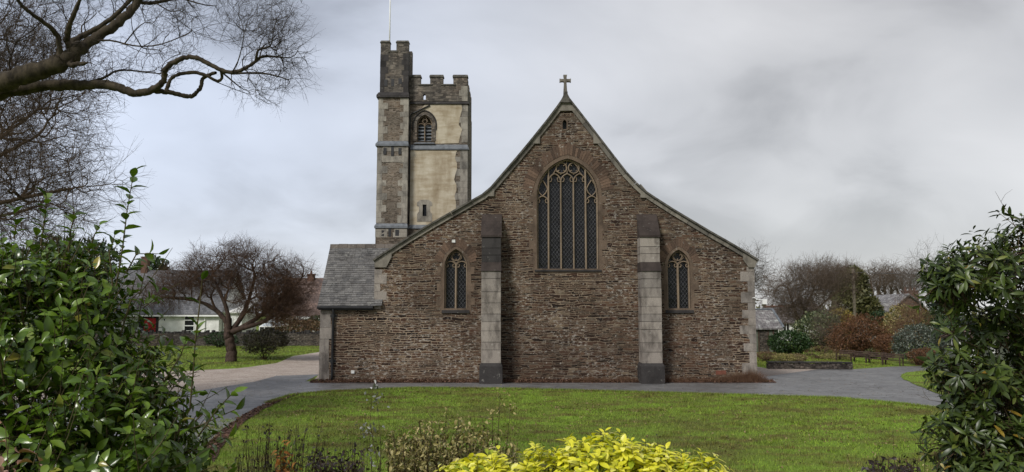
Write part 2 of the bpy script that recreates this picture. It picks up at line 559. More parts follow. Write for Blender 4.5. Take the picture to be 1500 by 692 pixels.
M['choisya'] = mat_leaf('golden_leaf', [(0, (0.25, 0.32, 0.02)), (0.12, (0.48, 0.49, 0.03)), (0.35, (0.66, 0.63, 0.035)), (0.85, (0.76, 0.71, 0.06)), (1, (0.82, 0.78, 0.24))], 0.35, 0.4, 0.3)


def leafm(key, a, b_, c, rough=0.5, trans=0.12):
    M[key] = mat_leaf(key, [(0, a), (0.5, b_), (1, c)], rough, 0.35, trans)


leafm('evergreen', (0.012, 0.026, 0.010), (0.025, 0.048, 0.016), (0.045, 0.075, 0.024))
leafm('ever_green2', (0.012, 0.028, 0.008), (0.022, 0.050, 0.013), (0.045, 0.085, 0.022))
leafm('variegated', (0.03, 0.05, 0.02), (0.07, 0.095, 0.04), (0.24, 0.25, 0.13))
leafm('olive', (0.045, 0.048, 0.016), (0.08, 0.082, 0.028), (0.13, 0.12, 0.045))
leafm('rust', (0.07, 0.030, 0.015), (0.135, 0.060, 0.028), (0.20, 0.10, 0.045))
leafm('yellowish', (0.10, 0.075, 0.014), (0.19, 0.14, 0.022), (0.28, 0.22, 0.05))
leafm('heather', (0.075, 0.04, 0.022), (0.13, 0.075, 0.038), (0.20, 0.14, 0.07))
leafm('photinia', (0.03, 0.024, 0.016), (0.062, 0.050, 0.030), (0.15, 0.15, 0.09))
leafm('greygreen', (0.03, 0.04, 0.028), (0.06, 0.075, 0.055), (0.20, 0.22, 0.18), 0.4)
leafm('drytan', (0.09, 0.06, 0.03), (0.2, 0.15, 0.07), (0.34, 0.28, 0.15))
leafm('drymix', (0.07, 0.08, 0.022), (0.22, 0.19, 0.06), (0.48, 0.40, 0.18))
leafm('darkplum', (0.014, 0.010, 0.010), (0.03, 0.022, 0.022), (0.07, 0.05, 0.05))
leafm('silver', (0.05, 0.06, 0.03), (0.2, 0.21, 0.19), (0.55, 0.55, 0.55))
leafm('orange', (0.20, 0.07, 0.012), (0.36, 0.14, 0.02), (0.45, 0.22, 0.05))
leafm('litter', (0.045, 0.022, 0.015), (0.11, 0.055, 0.035), (0.20, 0.12, 0.08), 0.8)
leafm('lawnleaf', (0.05, 0.03, 0.014), (0.13, 0.08, 0.035), (0.30, 0.22, 0.12), 0.8)
leafm('oakleaf', (0.22, 0.11, 0.07), (0.34, 0.19, 0.13), (0.46, 0.30, 0.22), 0.6)
leafm('straw', (0.12, 0.085, 0.04), (0.22, 0.16, 0.085), (0.32, 0.25, 0.14), 0.8)


def turf_colour(nt, oc):
    g = ramp(nt, noise(nt, oc, 0.35, 6, 0.62), [(0.32, (0.118, 0.142, 0.032)), (0.44, (0.140, 0.192, 0.032)), (0.55, (0.158, 0.240, 0.032)), (0.70, (0.18, 0.28, 0.036))])
    return mix(nt, ramp(nt, noise(nt, vmul(nt, oc, (0.6, 1.2, 1)), 0.9, 7, 0.72), [(0.46, 0), (0.62, 0.85)]), g, (0.115, 0.090, 0.034))


def mat_blades():
    m, nt, b = new_mat('grass_blades')
    c = mix(nt, 1.0, turf_colour(nt, objc(nt)), ramp(nt, island(nt), [(0, (.5, .5, .5)), (.75, (1.25, 1.25, 1.0)), (1, (2.1, 1.9, 1.5))]), 'MULTIPLY')
    setc(nt, b, c, 0.65, 0.25)
    return m


def mat_ground():
    m, nt, b = new_mat('turf')
    oc = objc(nt)
    g = turf_colour(nt, oc)
    g = mix(nt, 1.0, g, ramp(nt, noise(nt, oc, 22, 4, 0.7), [(0.3, 0.55), (0.7, 1.4)]), 'MULTIPLY')
    setc(nt, b, g, 0.9, 0.1)
    bump(nt, b, noise(nt, oc, 35, 4, 0.7), 0.7, 0.03)
    return m


def mat_asphalt():
    m, nt, b = new_mat('asphalt')
    oc = objc(nt)
    c = ramp(nt, noise(nt, oc, 0.7, 6, 0.65), [(0.3, (0.095, 0.093, 0.092)), (0.55, (0.140, 0.137, 0.134)), (0.75, (0.19, 0.185, 0.18))])
    c = mix(nt, 1.0, c, ramp(nt, noise(nt, oc, 3.5, 9, 0.8), [(0.32, 0.55), (0.68, 1.45)]), 'MULTIPLY')
    c = mix(nt, ramp(nt, noise(nt, vmul(nt, oc, (1, 3, 1)), 1.6, 6, 0.75), [(0.56, 0), (0.66, 0.55)]), c, (0.31, 0.29, 0.27))
    damp = ramp(nt, noise(nt, vmul(nt, oc, (0.7, 1.3, 1)), 0.55, 5, 0.6), [(0.50, 0), (0.62, 1)])
    c = mix(nt, damp, c, mix(nt, 1.0, c, (0.74, 0.74, 0.75), 'MULTIPLY'))
    vo = N(nt, 'ShaderNodeTexVoronoi', {'Vector': N(nt, 'ShaderNodeVectorMath', {0: oc, 1: noise(nt, oc, 1.3, 4, col=True)}, operation='ADD').outputs[0], 'Scale': 0.5}, feature='DISTANCE_TO_EDGE')
    crack = math_n(nt, 'MULTIPLY', ramp(nt, vo.outputs['Distance'], [(0.004, 1), (0.014, 0)]), ramp(nt, noise(nt, oc, 0.3, 2), [(0.48, 0), (0.56, 0.8)]))
    c = mix(nt, crack, c, (0.03, 0.03, 0.028))
    setc(nt, b, c, mix(nt, damp, (0.55, 0.55, 0.55), (0.30, 0.30, 0.30)), 0.5)
    bump(nt, b, noise(nt, oc, 70, 3, 0.7), 0.4, 0.008)
    return m


def mat_gravel():
    m, nt, b = new_mat('gravel')
    oc = objc(nt)
    c = ramp(nt, noise(nt, oc, 0.9, 5, 0.6), [(0.3, (0.30, 0.245, 0.205)), (0.7, (0.42, 0.36, 0.31))])
    v = N(nt, 'ShaderNodeTexVoronoi', {'Vector': oc, 'Scale': 28.0})
    c = mix(nt, 1.0, c, ramp(nt, sep(nt, v.outputs['Color'])[0], [(0, 0.65), (1, 1.3)]), 'MULTIPLY')
    setc(nt, b, c, 0.9, 0.15)
    bump(nt, b, v.outputs['Distance'], 0.5, 0.02)
    return m


M['turf'], M['asphalt'], M['gravelm'] = mat_ground(), mat_asphalt(), mat_gravel()
M['blade'] = mat_blades()
M['soil'] = mat_noise('mulch', (0.030, 0.018, 0.014), (0.10, 0.058, 0.045), 6, 0.95, 0.1, 0.8, 0.04)

# ------------------------------------------------------------------ ground, roads
def ground():
    xs = np.concatenate([[-1500, -400, -120, -60, -35], np.arange(-24, 25, 1.0), [35, 60, 120, 400, 1500]])
    ys = np.concatenate([[-400, -60, -20, -8], np.arange(-4, 14, 0.5), np.arange(14, 40, 2.0), [50, 70, 100, 150, 250, 500, 1500]])
    V = [(x, y, bank(x, y) + (0.03 * math.sin(x * 1.7 + y) * (bank(x, y) > 0.01))) for y in ys for x in xs]
    nx = len(xs)
    F = [(j * nx + i, j * nx + i + 1, (j + 1) * nx + i + 1, (j + 1) * nx + i) for j in range(len(ys) - 1) for i in range(nx - 1)]
    tag(link('ground', mesh_np('ground', V, F, True), M['turf']), kind='structure')


ground()


def sheet(name, poly, z, mat, kind='structure'):
    """flat sheet with an outline of ground points, subdivided edges with a little waviness"""
    pts = []
    n = len(poly)
    for i in range(n):
        a, b = np.array(poly[i][:2]), np.array(poly[(i + 1) % n][:2])
        m = max(1, int(np.linalg.norm(b - a) / 0.5)) if np.linalg.norm(b - a) < 30 else 1
        for k in range(m):
            p = a + (b - a) * k / m
            pts.append((p[0] + random.uniform(-.04, .04), p[1] + random.uniform(-.05, .05)))
    tris = tessellate_polygon([[Vector((p[0], p[1], 0)) for p in pts]])
    V = [(p[0], p[1], z) for p in pts]
    me = bpy.data.meshes.new(name)
    F = []
    for a, b, c in tris:
        cr = (pts[b][0] - pts[a][0]) * (pts[c][1] - pts[a][1]) - (pts[b][1] - pts[a][1]) * (pts[c][0] - pts[a][0])
        F.append((a, b, c) if cr > 0 else (a, c, b))
    me.from_pydata(V, [], F)
    return tag(link(name, me, mat), kind=kind)


D = P(0, 560, 1)  # slope of the base line of the east wall
DY = CAM_H / (CAM_H - D[2])       # depth of the east wall
gp = lambda l: [G(*p)[:2] for p in l]
LAWN_EDGE = [(250, 690), (318, 640), (352, 612), (392, 591), (430, 579), (480, 574), (600, 569), (750, 570), (900, 574), (1010, 577), (1110, 580), (1220, 583), (1320, 592), (1392, 601), (1500, 617), (1640, 640)]
road_far = [(1640, 560), (1500, 560), (1420, 540), (1400, 531), (1375, 534), (1345, 537), (1310, 537.5), (1250, 541.5), (1200, 541.5), (1150, 548), (1108, 554)]
road_left = [(467, 549), (405, 551), (372, 560), (290, 573), (100, 585), (-200, 590), (-200, 680)]
sheet('road', gp(LAWN_EDGE + road_far) + [(11.2, DY + .3), (-8.8, DY + .3)] + gp(road_left), 0.012, M['asphalt'])
sheet('gravel_path', gp([(290, 573), (372, 560), (405, 551), (467, 549)]) + [(-8.6, DY + 1), (-9.5, 56)] + [G(468, 516)[:2], G(430, 522)[:2], G(405, 532.5)[:2], G(350, 540)[:2], G(242, 545)[:2], G(100, 552)[:2], G(-200, 555)[:2], G(-200, 590)[:2], G(100, 585)[:2]], 0.008, M['gravelm'])
sheet('gravel_yard', [(10.8, DY + .6)] + gp([(1108, 554), (1150, 548), (1200, 541.5), (1250, 541.5), (1126, 540.5), (1106, 537)]) + [(10.9, 45)], 0.008, M['gravelm'])
sheet('grass_verge', gp([(1319, 551), (1326, 547), (1345, 544.5), (1380, 543), (1450, 551), (1500, 560), (1500, 596), (1420, 588), (1380, 580), (1345, 566), (1324, 557)]), 0.03, M['turf'])
MULCH = [(300, 655), (330, 627), (362, 605), (398, 588), (430, 578), (440, 577.5), (412, 588), (382, 603), (352, 624), (330, 648), (310, 680)]
sheet('soil_bed', gp(MULCH), 0.022, M['soil'])
sheet('path_edge_soil', [(-8.45, DY - .55), (-3, DY - .5), (3, DY - .5), (8, DY - .5), (11.0, DY - .45), (11.0, DY), (-8.45, DY)], 0.020, M['soil'])

# ------------------------------------------------------------------ scatter helpers
def inpoly(pts, poly):
    x, y = pts[:, 0], pts[:, 1]
    c = np.zeros(len(pts), bool)
    n = len(poly)
    for i in range(n):
        x1, y1 = poly[i]
        x2, y2 = poly[(i + 1) % n]
        if y1 == y2:
            continue
        c ^= ((y1 > y) != (y2 > y)) & (x < (x2 - x1) * (y - y1) / (y2 - y1) + x1)
    return c


def unit(v):
    return v / (np.linalg.norm(v, axis=-1, keepdims=True) + 1e-9)


def flat_leaves(p, size, tilt=0.5, aspect=0.55):
    """small curled four-sided leaves lying about points p"""
    n = len(p)
    a = RNG.uniform(0, 2 * PI, n)
    nrm = unit(np.stack([RNG.normal(0, tilt, n), RNG.normal(0, tilt, n), np.ones(n)], 1))
    t = unit(np.cross(nrm, np.stack([np.cos(a), np.sin(a), np.zeros(n)], 1)))
    b = np.cross(nrm, t)
    s = (size * RNG.uniform(0.6, 1.4, n))[:, None]
    V = np.stack([p - t * s, p + b * s * aspect + nrm * s * .2, p + t * s, p - b * s * aspect + nrm * s * .25], 1).reshape(-1, 3)
    return V, np.arange(4 * n).reshape(-1, 4)


def diamonds(p, ax, nrm, length, width):
    """folded leaf quads with base p, axis ax, face normal nrm"""
    n = len(p)
    ax = unit(ax)
    sd = unit(np.cross(ax, nrm))
    nr = np.cross(sd, ax)
    L = np.broadcast_to(length, (n,))[:, None]
    W = np.broadcast_to(width, (n,))[:, None]
    mid = p + ax * L * .45
    V = np.stack([p, mid + sd * W * .5 + nr * W * .12, p + ax * L - nr * L * .08, mid - sd * W * .5 + nr * W * .12], 1).reshape(-1, 3)
    return V, np.arange(4 * n).reshape(-1, 4)


_t = np.array([0, .12, .35, .62, .85, 1.0])
_w = np.array([.06, .55, 1.0, .88, .42, .02])


def leaves_full(p, ax, nrm, length, width, curl=0.25, fold=0.35, rows=(_t, _w)):
    """modelled leaves: midrib fold, rounded outline and a curl along the length"""
    t, w = rows
    n, k = len(p), len(t)
    ax = unit(ax)
    sd = unit(np.cross(ax, nrm))
    nr = np.cross(sd, ax)
    L = np.broadcast_to(length, (n,))
    W = np.broadcast_to(width, (n,))
    cu = curl * RNG.uniform(0.3, 1.7, n)
    fo = fold * RNG.uniform(0.4, 1.6, n)
    V = np.empty((n, k, 3, 3))
    for i in range(k):
        c = p + ax * (L * t[i])[:, None] - nr * (cu * L * t[i] ** 2)[:, None]
        h = (W * w[i] * .5)[:, None]
        up = nr * (W * w[i] * .5 * fo)[:, None]
        V[:, i, 0] = c - sd * h + up
        V[:, i, 1] = c
        V[:, i, 2] = c + sd * h + up
    V = V.reshape(-1, 3)
    q = []
    for i in range(k - 1):
        for j in range(2):
            q.append((i * 3 + j, i * 3 + j + 1, i * 3 + j + 4, i * 3 + j + 3))
    F = (np.arange(n)[:, None, None] * (k * 3) + np.array(q)[None]).reshape(-1, 4)
    return V, F


def twigs(p0, d, L, r, bend=0.35, k=3):
    """three-point three-sided twigs, vectorised"""
    n = len(p0)
    d = unit(d)
    L = np.broadcast_to(L, (n,))[:, None]
    r = np.broadcast_to(r, (n,))
    p1 = p0 + d * L * .5
    d2 = unit(d + RNG.normal(0, bend, (n, 3)))
    p2 = p1 + d2 * L * .5
    u = unit(np.cross(d, np.array((0.3, 0.5, 0.81))))
    w = np.cross(d, u)
    rings = []
    for pt, f in ((p0, 1.0), (p1, .75), (p2, .4)):
        for j in range(3):
            a = 2 * PI * j / 3
            rings.append(pt + (u * math.cos(a) + w * math.sin(a)) * (r * f)[:, None])
    V = np.stack(rings, 1).reshape(-1, 3)
    q = [(i * 3 + j, i * 3 + (j + 1) % 3, i * 3 + 3 + (j + 1) % 3, i * 3 + 3 + j) for i in range(2) for j in range(3)]
    F = (np.arange(n)[:, None, None] * 9 + np.array(q)[None]).reshape(-1, 4)
    return V, F, p2, d2


# ------------------------------------------------------------------ the church
def cx(px, py=430, Y=None):
    return P(px, py, Y or DY)[0]


def cz(py, Y=None, px=750):
    return P(px, py, Y or DY)[2]


def c2(px, py, Y=None):
    p = P(px, py, Y or DY)
    return (p[0], p[2])


church = empty('church', (0, DY, 0), 'brown slate stone parish church with granite buttresses and square tower across the lawn', 'church')
OUT_L = [(546, 381), (575, 362), (600, 346), (630, 328), (660, 311), (690, 294), (706, 285), (718, 275), (730, 261), (742, 247), (755, 232), (775, 208), (800, 177), (815, 157), (828.5, 138)]
OUT_R = [(842, 155), (860, 178), (880, 204), (900, 230), (918, 253), (932, 268), (945, 280), (960, 290), (985, 306), (1010, 321), (1040, 339), (1070, 356), (1095, 371), (1111, 381)]
outline = [c2(*p) for p in OUT_L + OUT_R]


def offset(poly, d):
    """offset an open (x, z) polyline to its right-hand side (inwards for a gable drawn left to right)"""
    out = []
    p = [np.array(q, float) for q in poly]
    for i in range(len(p)):
        n = np.zeros(2)
        ts = []
        for a, b in ((i - 1, i), (i, i + 1)):
            if a >= 0 and b < len(p):
                t = p[b] - p[a]
                ts.append(t / np.linalg.norm(t))
        ns = [np.array((t[1], -t[0])) for t in ts]
        n = sum(ns)
        n /= np.linalg.norm(n)
        out.append(tuple(p[i] + n * d / max(0.4, float(n @ ns[0]))))
    return out


def arch(xc, zs, a, rise, n=10):
    """pointed arch, left springing to right springing"""
    R = (a * a + rise * rise) / (2 * a)
    th = math.asin(min(1, rise / R))
    L = [(xc + (R - a) - R * math.cos(th * i / n), zs + R * math.sin(th * i / n)) for i in range(n + 1)]
    Rr = [(2 * xc - x, z) for x, z in reversed(L[:-1])]
    return L + Rr


def window_outline(xc, z0, zs, a, rise, n=10):
    return [(xc - a, z0)] + arch(xc, zs, a, rise, n) + [(xc + a, z0)]


BIG = dict(xc=cx(831.7, 340), z0=cz(394), zs=cz(287), a=(cx(877, 340) - cx(786.5, 340)) / 2, rise=cz(232.5) - cz(287))
SML = dict(xc=cx(667.7, 410), z0=cz(452), zs=cz(391), a=(cx(684.5, 410) - cx(651, 410)) / 2, rise=cz(365) - cz(391))
SMR = dict(xc=cx(994.5, 410), z0=cz(452), zs=cz(391), a=(cx(1011.5, 410) - cx(977.5, 410)) / 2, rise=cz(366) - cz(391))
XL, XR = cx(548, 460), cx(1107.5, 500)
inner = offset(outline, 0.15)
inner = [p for p in inner if XL + .02 < p[0] < XR - .02]


def z_at(poly, x):
    for a, b in zip(poly[:-1], poly[1:]):
        if a[0] <= x <= b[0]:
            return a[1] + (b[1] - a[1]) * (x - a[0]) / (b[0] - a[0])
    return poly[0][1] if x < poly[0][0] else poly[-1][1]


inr = offset(outline, 0.15)
gable = [(XL, -0.1), (XR, -0.1), (XR, z_at(inr, XR))] + list(reversed(inner)) + [(XL, z_at(inr, XL))]


def grow_win(w, m):
    return window_outline(w['xc'], w['z0'] - m, w['zs'], w['a'] + m, w['rise'] + m * 1.05)


vx, vz = cx(827, 183), cz(183)
niche = window_outline(vx, vz - .2, vz + .08, .09, .14, 5)
mb = MB()
mb.prism_xz(gable, DY, DY + .75, [grow_win(BIG, .05), grow_win(SML, .05), grow_win(SMR, .05), niche])
mb.build('gable_wall', M['wall'], church)
mb = MB()
mb.prism_xz(window_outline(vx, vz - .24, vz + .08, .14, .19, 5), DY - .02, DY + .12, [niche])
o = mb.build('vent', M['sandstone'], church)
mb = MB()
mb.box(vx - .12, vx + .12, DY + .2, DY + .25, vz - .3, vz + .3)
mb.build('niche_shade_plate', M['black'], o)  # solid black plate standing in for the shade inside the niche

# vestry on the left: its front wall runs on from the gable wall
VX0, VX1 = cx(468.5, 500), XL
VZE = cz(449)
VRY, VZR = DY + 2.0, P(500, 361, DY + 2.0)[2]
VBACK = DY + 4.0
mb = MB()
mb.box(VX0 + .02, VX1 - .001, DY, DY + .5, -.1, VZE)
mb.add([(VX0 + .02, DY + .5, -.1), (VX0 + .02, VBACK, -.1), (VX0 + .02, VBACK, VZE), (VX0 + .02, VRY, VZR - .12), (VX0 + .02, DY + .5, VZE),
        (VX0 + .5, DY + .5, -.1), (VX0 + .5, VBACK, -.1), (VX0 + .5, VBACK, VZE), (VX0 + .5, VRY, VZR - .12), (VX0 + .5, DY + .5, VZE)],
       [(0, 1, 2, 3, 4), (9, 8, 7, 6, 5), (0, 4, 9, 5), (4, 3, 8, 9), (3, 2, 7, 8), (2, 1, 6, 7)])
mb.box(VX0 + .5, VX1, VBACK - .5, VBACK, -.1, VZE)
mb.build('vestry_wall', M['wall'], church)


def slate_slope(name, x0, x1, ye, ze, yr, zr, parent, over=0.06):
    s = np.array((0, yr - ye, zr - ze), float)
    Ls = np.linalg.norm(s)
    s /= Ls
    nrm = np.array((0, -s[2], s[1])) if s[1] > 0 else np.array((0, s[2], -s[1]))
    if nrm[2] < 0:
        nrm = -nrm
    b = MB()
    rows = int(Ls / 0.125)
    org = np.array((0, ye, ze), float)
    for r in range(rows):
        x = x0 - over - random.uniform(0, .2)
        while x < x1:
            w = random.uniform(.18, .34)
            a, c = max(x, x0 - over), min(x + w - .006, x1)
            if c - a > .03:
                d0 = r * .125 + random.uniform(-.008, .008) - .04
                d1 = min(d0 + .25, Ls)
                t = .016 + random.uniform(0, .010)
                lo = org + s * d0 + nrm * (.040 + random.uniform(0, .006))
                hi = org + s * d1 + nrm * .004
                q = []
                for base in (0, 1):
                    for (pt, xx) in ((lo, a), (lo, c), (hi, c), (hi, a)):
                        k = pt + nrm * (t if base else 0)
                        q.append((xx, k[1], k[2]))
                b.hexa(q)
            x += w
    o = b.build(name, M['slate'], parent)
    return o


vr = slate_slope('vestry_roof', VX0 - .02, VX1 + .35, DY - .16, VZE + .02, VRY, VZR, church)
mb = MB()
mb.hexa([(VX0, DY - .02, VZE - .0), (VX1, DY - .02, VZE), (VX1, VRY, VZR - .04), (VX0, VRY, VZR - .04), (VX0, DY - .02, VZE + .1), (VX1, DY - .02, VZE + .1), (VX1, VRY, VZR - .002), (VX0, VRY, VZR - .002)])
mb.hexa([(VX0, VRY, VZR - .04), (VX1, VRY, VZR - .04), (VX1, VBACK + .2, VZE), (VX0, VBACK + .2, VZE), (VX0, VRY, VZR - .002), (VX1, VRY, VZR - .002), (VX1, VBACK + .2, VZE + .05), (VX0, VBACK + .2, VZE + .05)])
mb.build('roof_deck', M['cottage_roof'], vr)
mb = MB()
x = VX0 - .08
while x < VX1 + .4:
    w = random.uniform(.38, .5)
    j = random.uniform(-.012, .012)
    mb.hexa([(x, VRY - .16, VZR - .10 + j), (x + w - .01, VRY - .16, VZR - .10 + j), (x + w - .01, VRY + .16, VZR - .10 + j), (x, VRY + .16, VZR - .10 + j),
             (x, VRY - .06, VZR + .10 + j), (x + w - .01, VRY - .06, VZR + .10 + j), (x + w - .01, VRY + .06, VZR + .10 + j), (x, VRY + .06, VZR + .10 + j)])
    x += w
mb.build('ridge', M['ridge'], vr)
mb = MB()
mb.tube([(VX0 - .1, DY - .21, VZE - .05), (VX1 - .02, DY - .21, VZE - .06)], .065, 8)
mb.box(VX0 - .06, VX1 - .02, DY - .14, DY - .01, VZE - .16, VZE - .01)
gut = mb.build('gutter', M['black'], church)
dpx = cx(488, 500)
mb = MB()
mb.tube([(dpx, DY - .2, VZE - .05), (dpx, DY - .09, VZE - .28), (dpx, DY - .09, .3), (dpx, DY - .09, .04)], .055, 8)
dp = mb.build('downpipe', M['black'], church, True)
for z in (cz(463), cz(529)):
    mb = MB()
    mb.box(dpx - .13, dpx + .13, DY - .06, DY - .003, z - .05, z + .05)
    mb.tube([(dpx, DY - .09, z - .09), (dpx, DY - .09, z + .09)], .075, 8)
    mb.build('bracket', M['black'], dp)


def quoins(name, xe, sx, yf, z0, z1, parent, mat, long=.72, short=.42, hlo=.3, hhi=.5, dep=.5, proud=.012, first=0):
    """alternating corner blocks on the edge at xe; sx = direction into the wall"""
    b = MB()
    z, i = z0, first
    while z < z1 - .08:
        h = min(random.uniform(hlo, hhi), z1 - z)
        L = (long if i % 2 else short) * random.uniform(.85, 1.15)
        W = (short if i % 2 else long) * random.uniform(.85, 1.1)
        xa, xb = sorted((xe - sx * proud, xe + sx * L))
        b.box(xa, xb, yf - proud, yf + min(W, dep), z + .004, z + h - .006, .006)
        z += h
        i += 1
    return b.build(name, mat, parent)


quoins('quoin', XR, -1, DY, 0, z_at(inr, XR) - .25, church, M['granite'], .62, .3)
quoins('quoin', XL, 1, DY, cz(453), z_at(inr, XL) - .28, church, M['granite'], .6, .28, .3, .42)
quoins('quoin', VX0, 1, DY, 0, VZE - .17, church, M['granite'], .46, .40, .42, .7)

# coping: granite band, dark cap, kneelers, apex and cross
mb, mc = MB(), MB()
o0 = offset(outline, 0.0)
o1 = offset(outline, 0.075)
o2 = offset(outline, 0.25)
for a, b, lst in ((o0, o1, mc), (o1, o2, mb)):
    y0, y1 = (DY - .17, DY + .8) if lst is mc else (DY - .075, DY + .74)
    for i in range(len(a) - 1):
        L = math.dist(a[i], a[i + 1])
        for k in range(max(1, round(L / .95))):
            m = max(1, round(L / .95))
            f0, f1 = k / m, (k + 1) / m
            lerp = lambda p, q, f: (p[0] + (q[0] - p[0]) * f, p[1] + (q[1] - p[1]) * f)
            g = .006 / L
            p0, p1 = lerp(a[i], a[i + 1], f0 + g), lerp(a[i], a[i + 1], f1 - g)
            q0, q1 = lerp(b[i], b[i + 1], f0 + g), lerp(b[i], b[i + 1], f1 - g)
            j = random.uniform(-.008, .008)
            lst.hexa([(q0[0], y0 + j, q0[1] + .003), (q1[0], y0 + j, q1[1] + .003), (q1[0], y1, q1[1] + .003), (q0[0], y1, q0[1] + .003),
                      (p0[0], y0 + j, p0[1]), (p1[0], y0 + j, p1[1]), (p1[0], y1, p1[1]), (p0[0], y1, p0[1])])
cop = mb.build('coping', M['coping'], church)
mc.build('coping_cap', M['cap'], cop)
for poly in ([(776, 209), (791, 191), (791, 211), (777, 211)], [(707, 286), (724, 268), (724, 288), (707, 288)], [(886, 211), (869, 190), (869, 211)], [(956, 291), (938, 270), (938, 290)],
             [(549, 384), (574, 366), (574, 377), (566, 392), (549, 392)], [(1106, 383), (1088, 370), (1088, 381), (1096, 392), (1106, 392)], [(815, 163), (829, 145), (843, 163)]):
    mb = MB()
    mb.prism_xz([c2(*p) for p in poly], DY - .085, DY + .3)
    mb.build('kneeler', M['coping'], cop)
mb = MB()
ax_, az_ = c2(828.5, 138)
mb.prism_xz([(ax_ - .27, az_ - .42), (ax_ + .27, az_ - .42), (ax_ + .08, az_ - .05), (ax_ + .08, az_ + .06), (ax_ - .08, az_ + .06), (ax_ - .08, az_ - .05)], DY - .19, DY + .62)
mb.build('apex_stone', M['cap'], cop)
zc0, zc1 = az_ + .06, cz(108.5)
zm = cz(116.5)
hw = (cx(837, 116) - cx(820.5, 116)) / 2
xcr = ax_
w = .055
crs = [(xcr - .085, zc0), (xcr + .085, zc0), (xcr + w, zm - .1), (xcr + w + .02, zm - w), (xcr + hw - .05, zm - w), (xcr + hw, zm - w * 1.5), (xcr + hw, zm + w * 1.5), (xcr + hw - .05, zm + w),
       (xcr + w + .02, zm + w), (xcr + w, zm + .08), (xcr + w * 1.5, zc1)]
crs += [(xcr - w * 1.5, zc1), (xcr - w, zm + .08), (xcr - w - .02, zm + w), (xcr - hw + .05, zm + w), (xcr - hw, zm + w * 1.5), (xcr - hw, zm - w * 1.5), (xcr - hw + .05, zm - w), (xcr - w - .02, zm - w), (xcr - w, zm - .1)]
mb = MB()
mb.prism_xz(crs, DY + .12, DY + .30)
mb.build('cross', M['coping'], church)


def dressed_ring(w, m_short, m_long, th, step=.34):
    """outline of the dressed stones round a window: toothed jambs, plain arch"""
    xc, z0, zs, a, rise = w['xc'], w['z0'], w['zs'], w['a'], w['rise']
    left = []
    z, i = z0 - .18, 0
    while z < zs:
        h = min(step * random.uniform(.8, 1.2), zs - z)
        if zs - (z + h) < .12:
            h = zs - z
        e = a + (m_long if i % 2 else m_short) * random.uniform(.92, 1.08)
        left += [(xc - e, z), (xc - e, z + h)]
        z += h
        i += 1
    right = [(xc + (xc - x) + random.uniform(-.02, .02), zz) for x, zz in left]
    top = arch(xc, zs, a + th, rise + th * 1.05, 12)
    return left + top[:] + list(reversed(right))


def church_window(w, name, sill_h, ring, parent=church):
    mb = MB()
    mb.prism_xz(dressed_ring(w, *ring), DY - .014, DY + .34, [window_outline(w['xc'], w['z0'], w['zs'], w['a'], w['rise'], 12)])
    win = mb.build(name, M['sandstone'], parent)
    # voussoirs of dark slate on edge over the arch
    mb = MB()
    th0, th1 = ring[2] + .02, ring[2] + (.52 if w is BIG else .40)
    A = arch(w['xc'], w['zs'], w['a'] + th0, w['rise'] + th0 * 1.05, 24 if w is BIG else 13)
    B = arch(w['xc'], w['zs'], w['a'] + th1, w['rise'] + th1 * 1.05, 24 if w is BIG else 13)
    for i in range(2, len(A) - 3):
        f = random.uniform(.72, 1.05)
        lerp = lambda p, q, t: (p[0] + (q[0] - p[0]) * t, p[1] + (q[1] - p[1]) * t)
        a0, a1 = lerp(A[i], A[i + 1], .06), lerp(A[i], A[i + 1], .94)
        b0, b1 = lerp(a0, lerp(B[i], B[i + 1], .04), f), lerp(a1, lerp(B[i], B[i + 1], .96), f)
        y = DY - .006 - random.uniform(0, .012)
        mb.hexa([(a0[0], y, a0[1]), (a1[0], y, a1[1]), (a1[0], DY + .05, a1[1]), (a0[0], DY + .05, a0[1]), (b0[0], y, b0[1]), (b1[0], y, b1[1]), (b1[0], DY + .05, b1[1]), (b0[0], DY + .05, b0[1])])
    mb.build('relieving_arch', M['voussoir'], win)
    mb = MB()
    mb.prism_xz(window_outline(w['xc'], w['z0'] - .02, w['zs'], w['a'] + .02, w['rise'] + .02, 12), DY + .30, DY + .33)
    mb.build('pane', M['darkglass'], win)
    mb = MB()
    e = w['a'] + .1
    mb.hexa([(w['xc'] - e, DY - .06, w['z0'] - sill_h), (w['xc'] + e, DY - .06, w['z0'] - sill_h), (w['xc'] + e, DY + .25, w['z0'] - sill_h), (w['xc'] - e, DY + .25, w['z0'] - sill_h),
             (w['xc'] - e, DY - .06, w['z0'] - sill_h * .45), (w['xc'] + e, DY - .06, w['z0'] - sill_h * .45), (w['xc'] + e, DY + .25, w['z0'] + .03), (w['xc'] - e, DY + .25, w['z0'] + .03)])
    mb.build('sill', M['granite_dark'], win)
    # diamond wire guard in front of the glass
    mb = MB()
    top = w['zs'] + w['rise']
    x0, x1, z0 = w['xc'] - w['a'], w['xc'] + w['a'], w['z0']
    R = (w['a'] ** 2 + w['rise'] ** 2) / (2 * w['a'])

    def inside(x, z):
        if z <= w['zs']:
            return x0 <= x <= x1
        dx_ = abs(x - w['xc']) + (R - w['a'])
        return dx_ ** 2 + (z - w['zs']) ** 2 <= R * R
    stp, r = (.150, .0050)
    sl = 1.35
    for sgn in (1, -1):
        c = -10.0
        while c < 10:
            pts = []
            for k in range(121):
                x = x0 + (x1 - x0) * k / 120
                z = z0 + sgn * sl * (x - w['xc']) + c
                if z0 <= z <= top and inside(x, z):
                    pts.append((x, z))
            if len(pts) > 2:
                mb.tube([(pts[0][0], DY + .262 + .004 * sgn, pts[0][1]), (pts[-1][0], DY + .262 + .004 * sgn, pts[-1][1])], r, 4, False)
            c += stp * sl
    mb.build('lattice', M['wire'], win, fix=False)
    return win


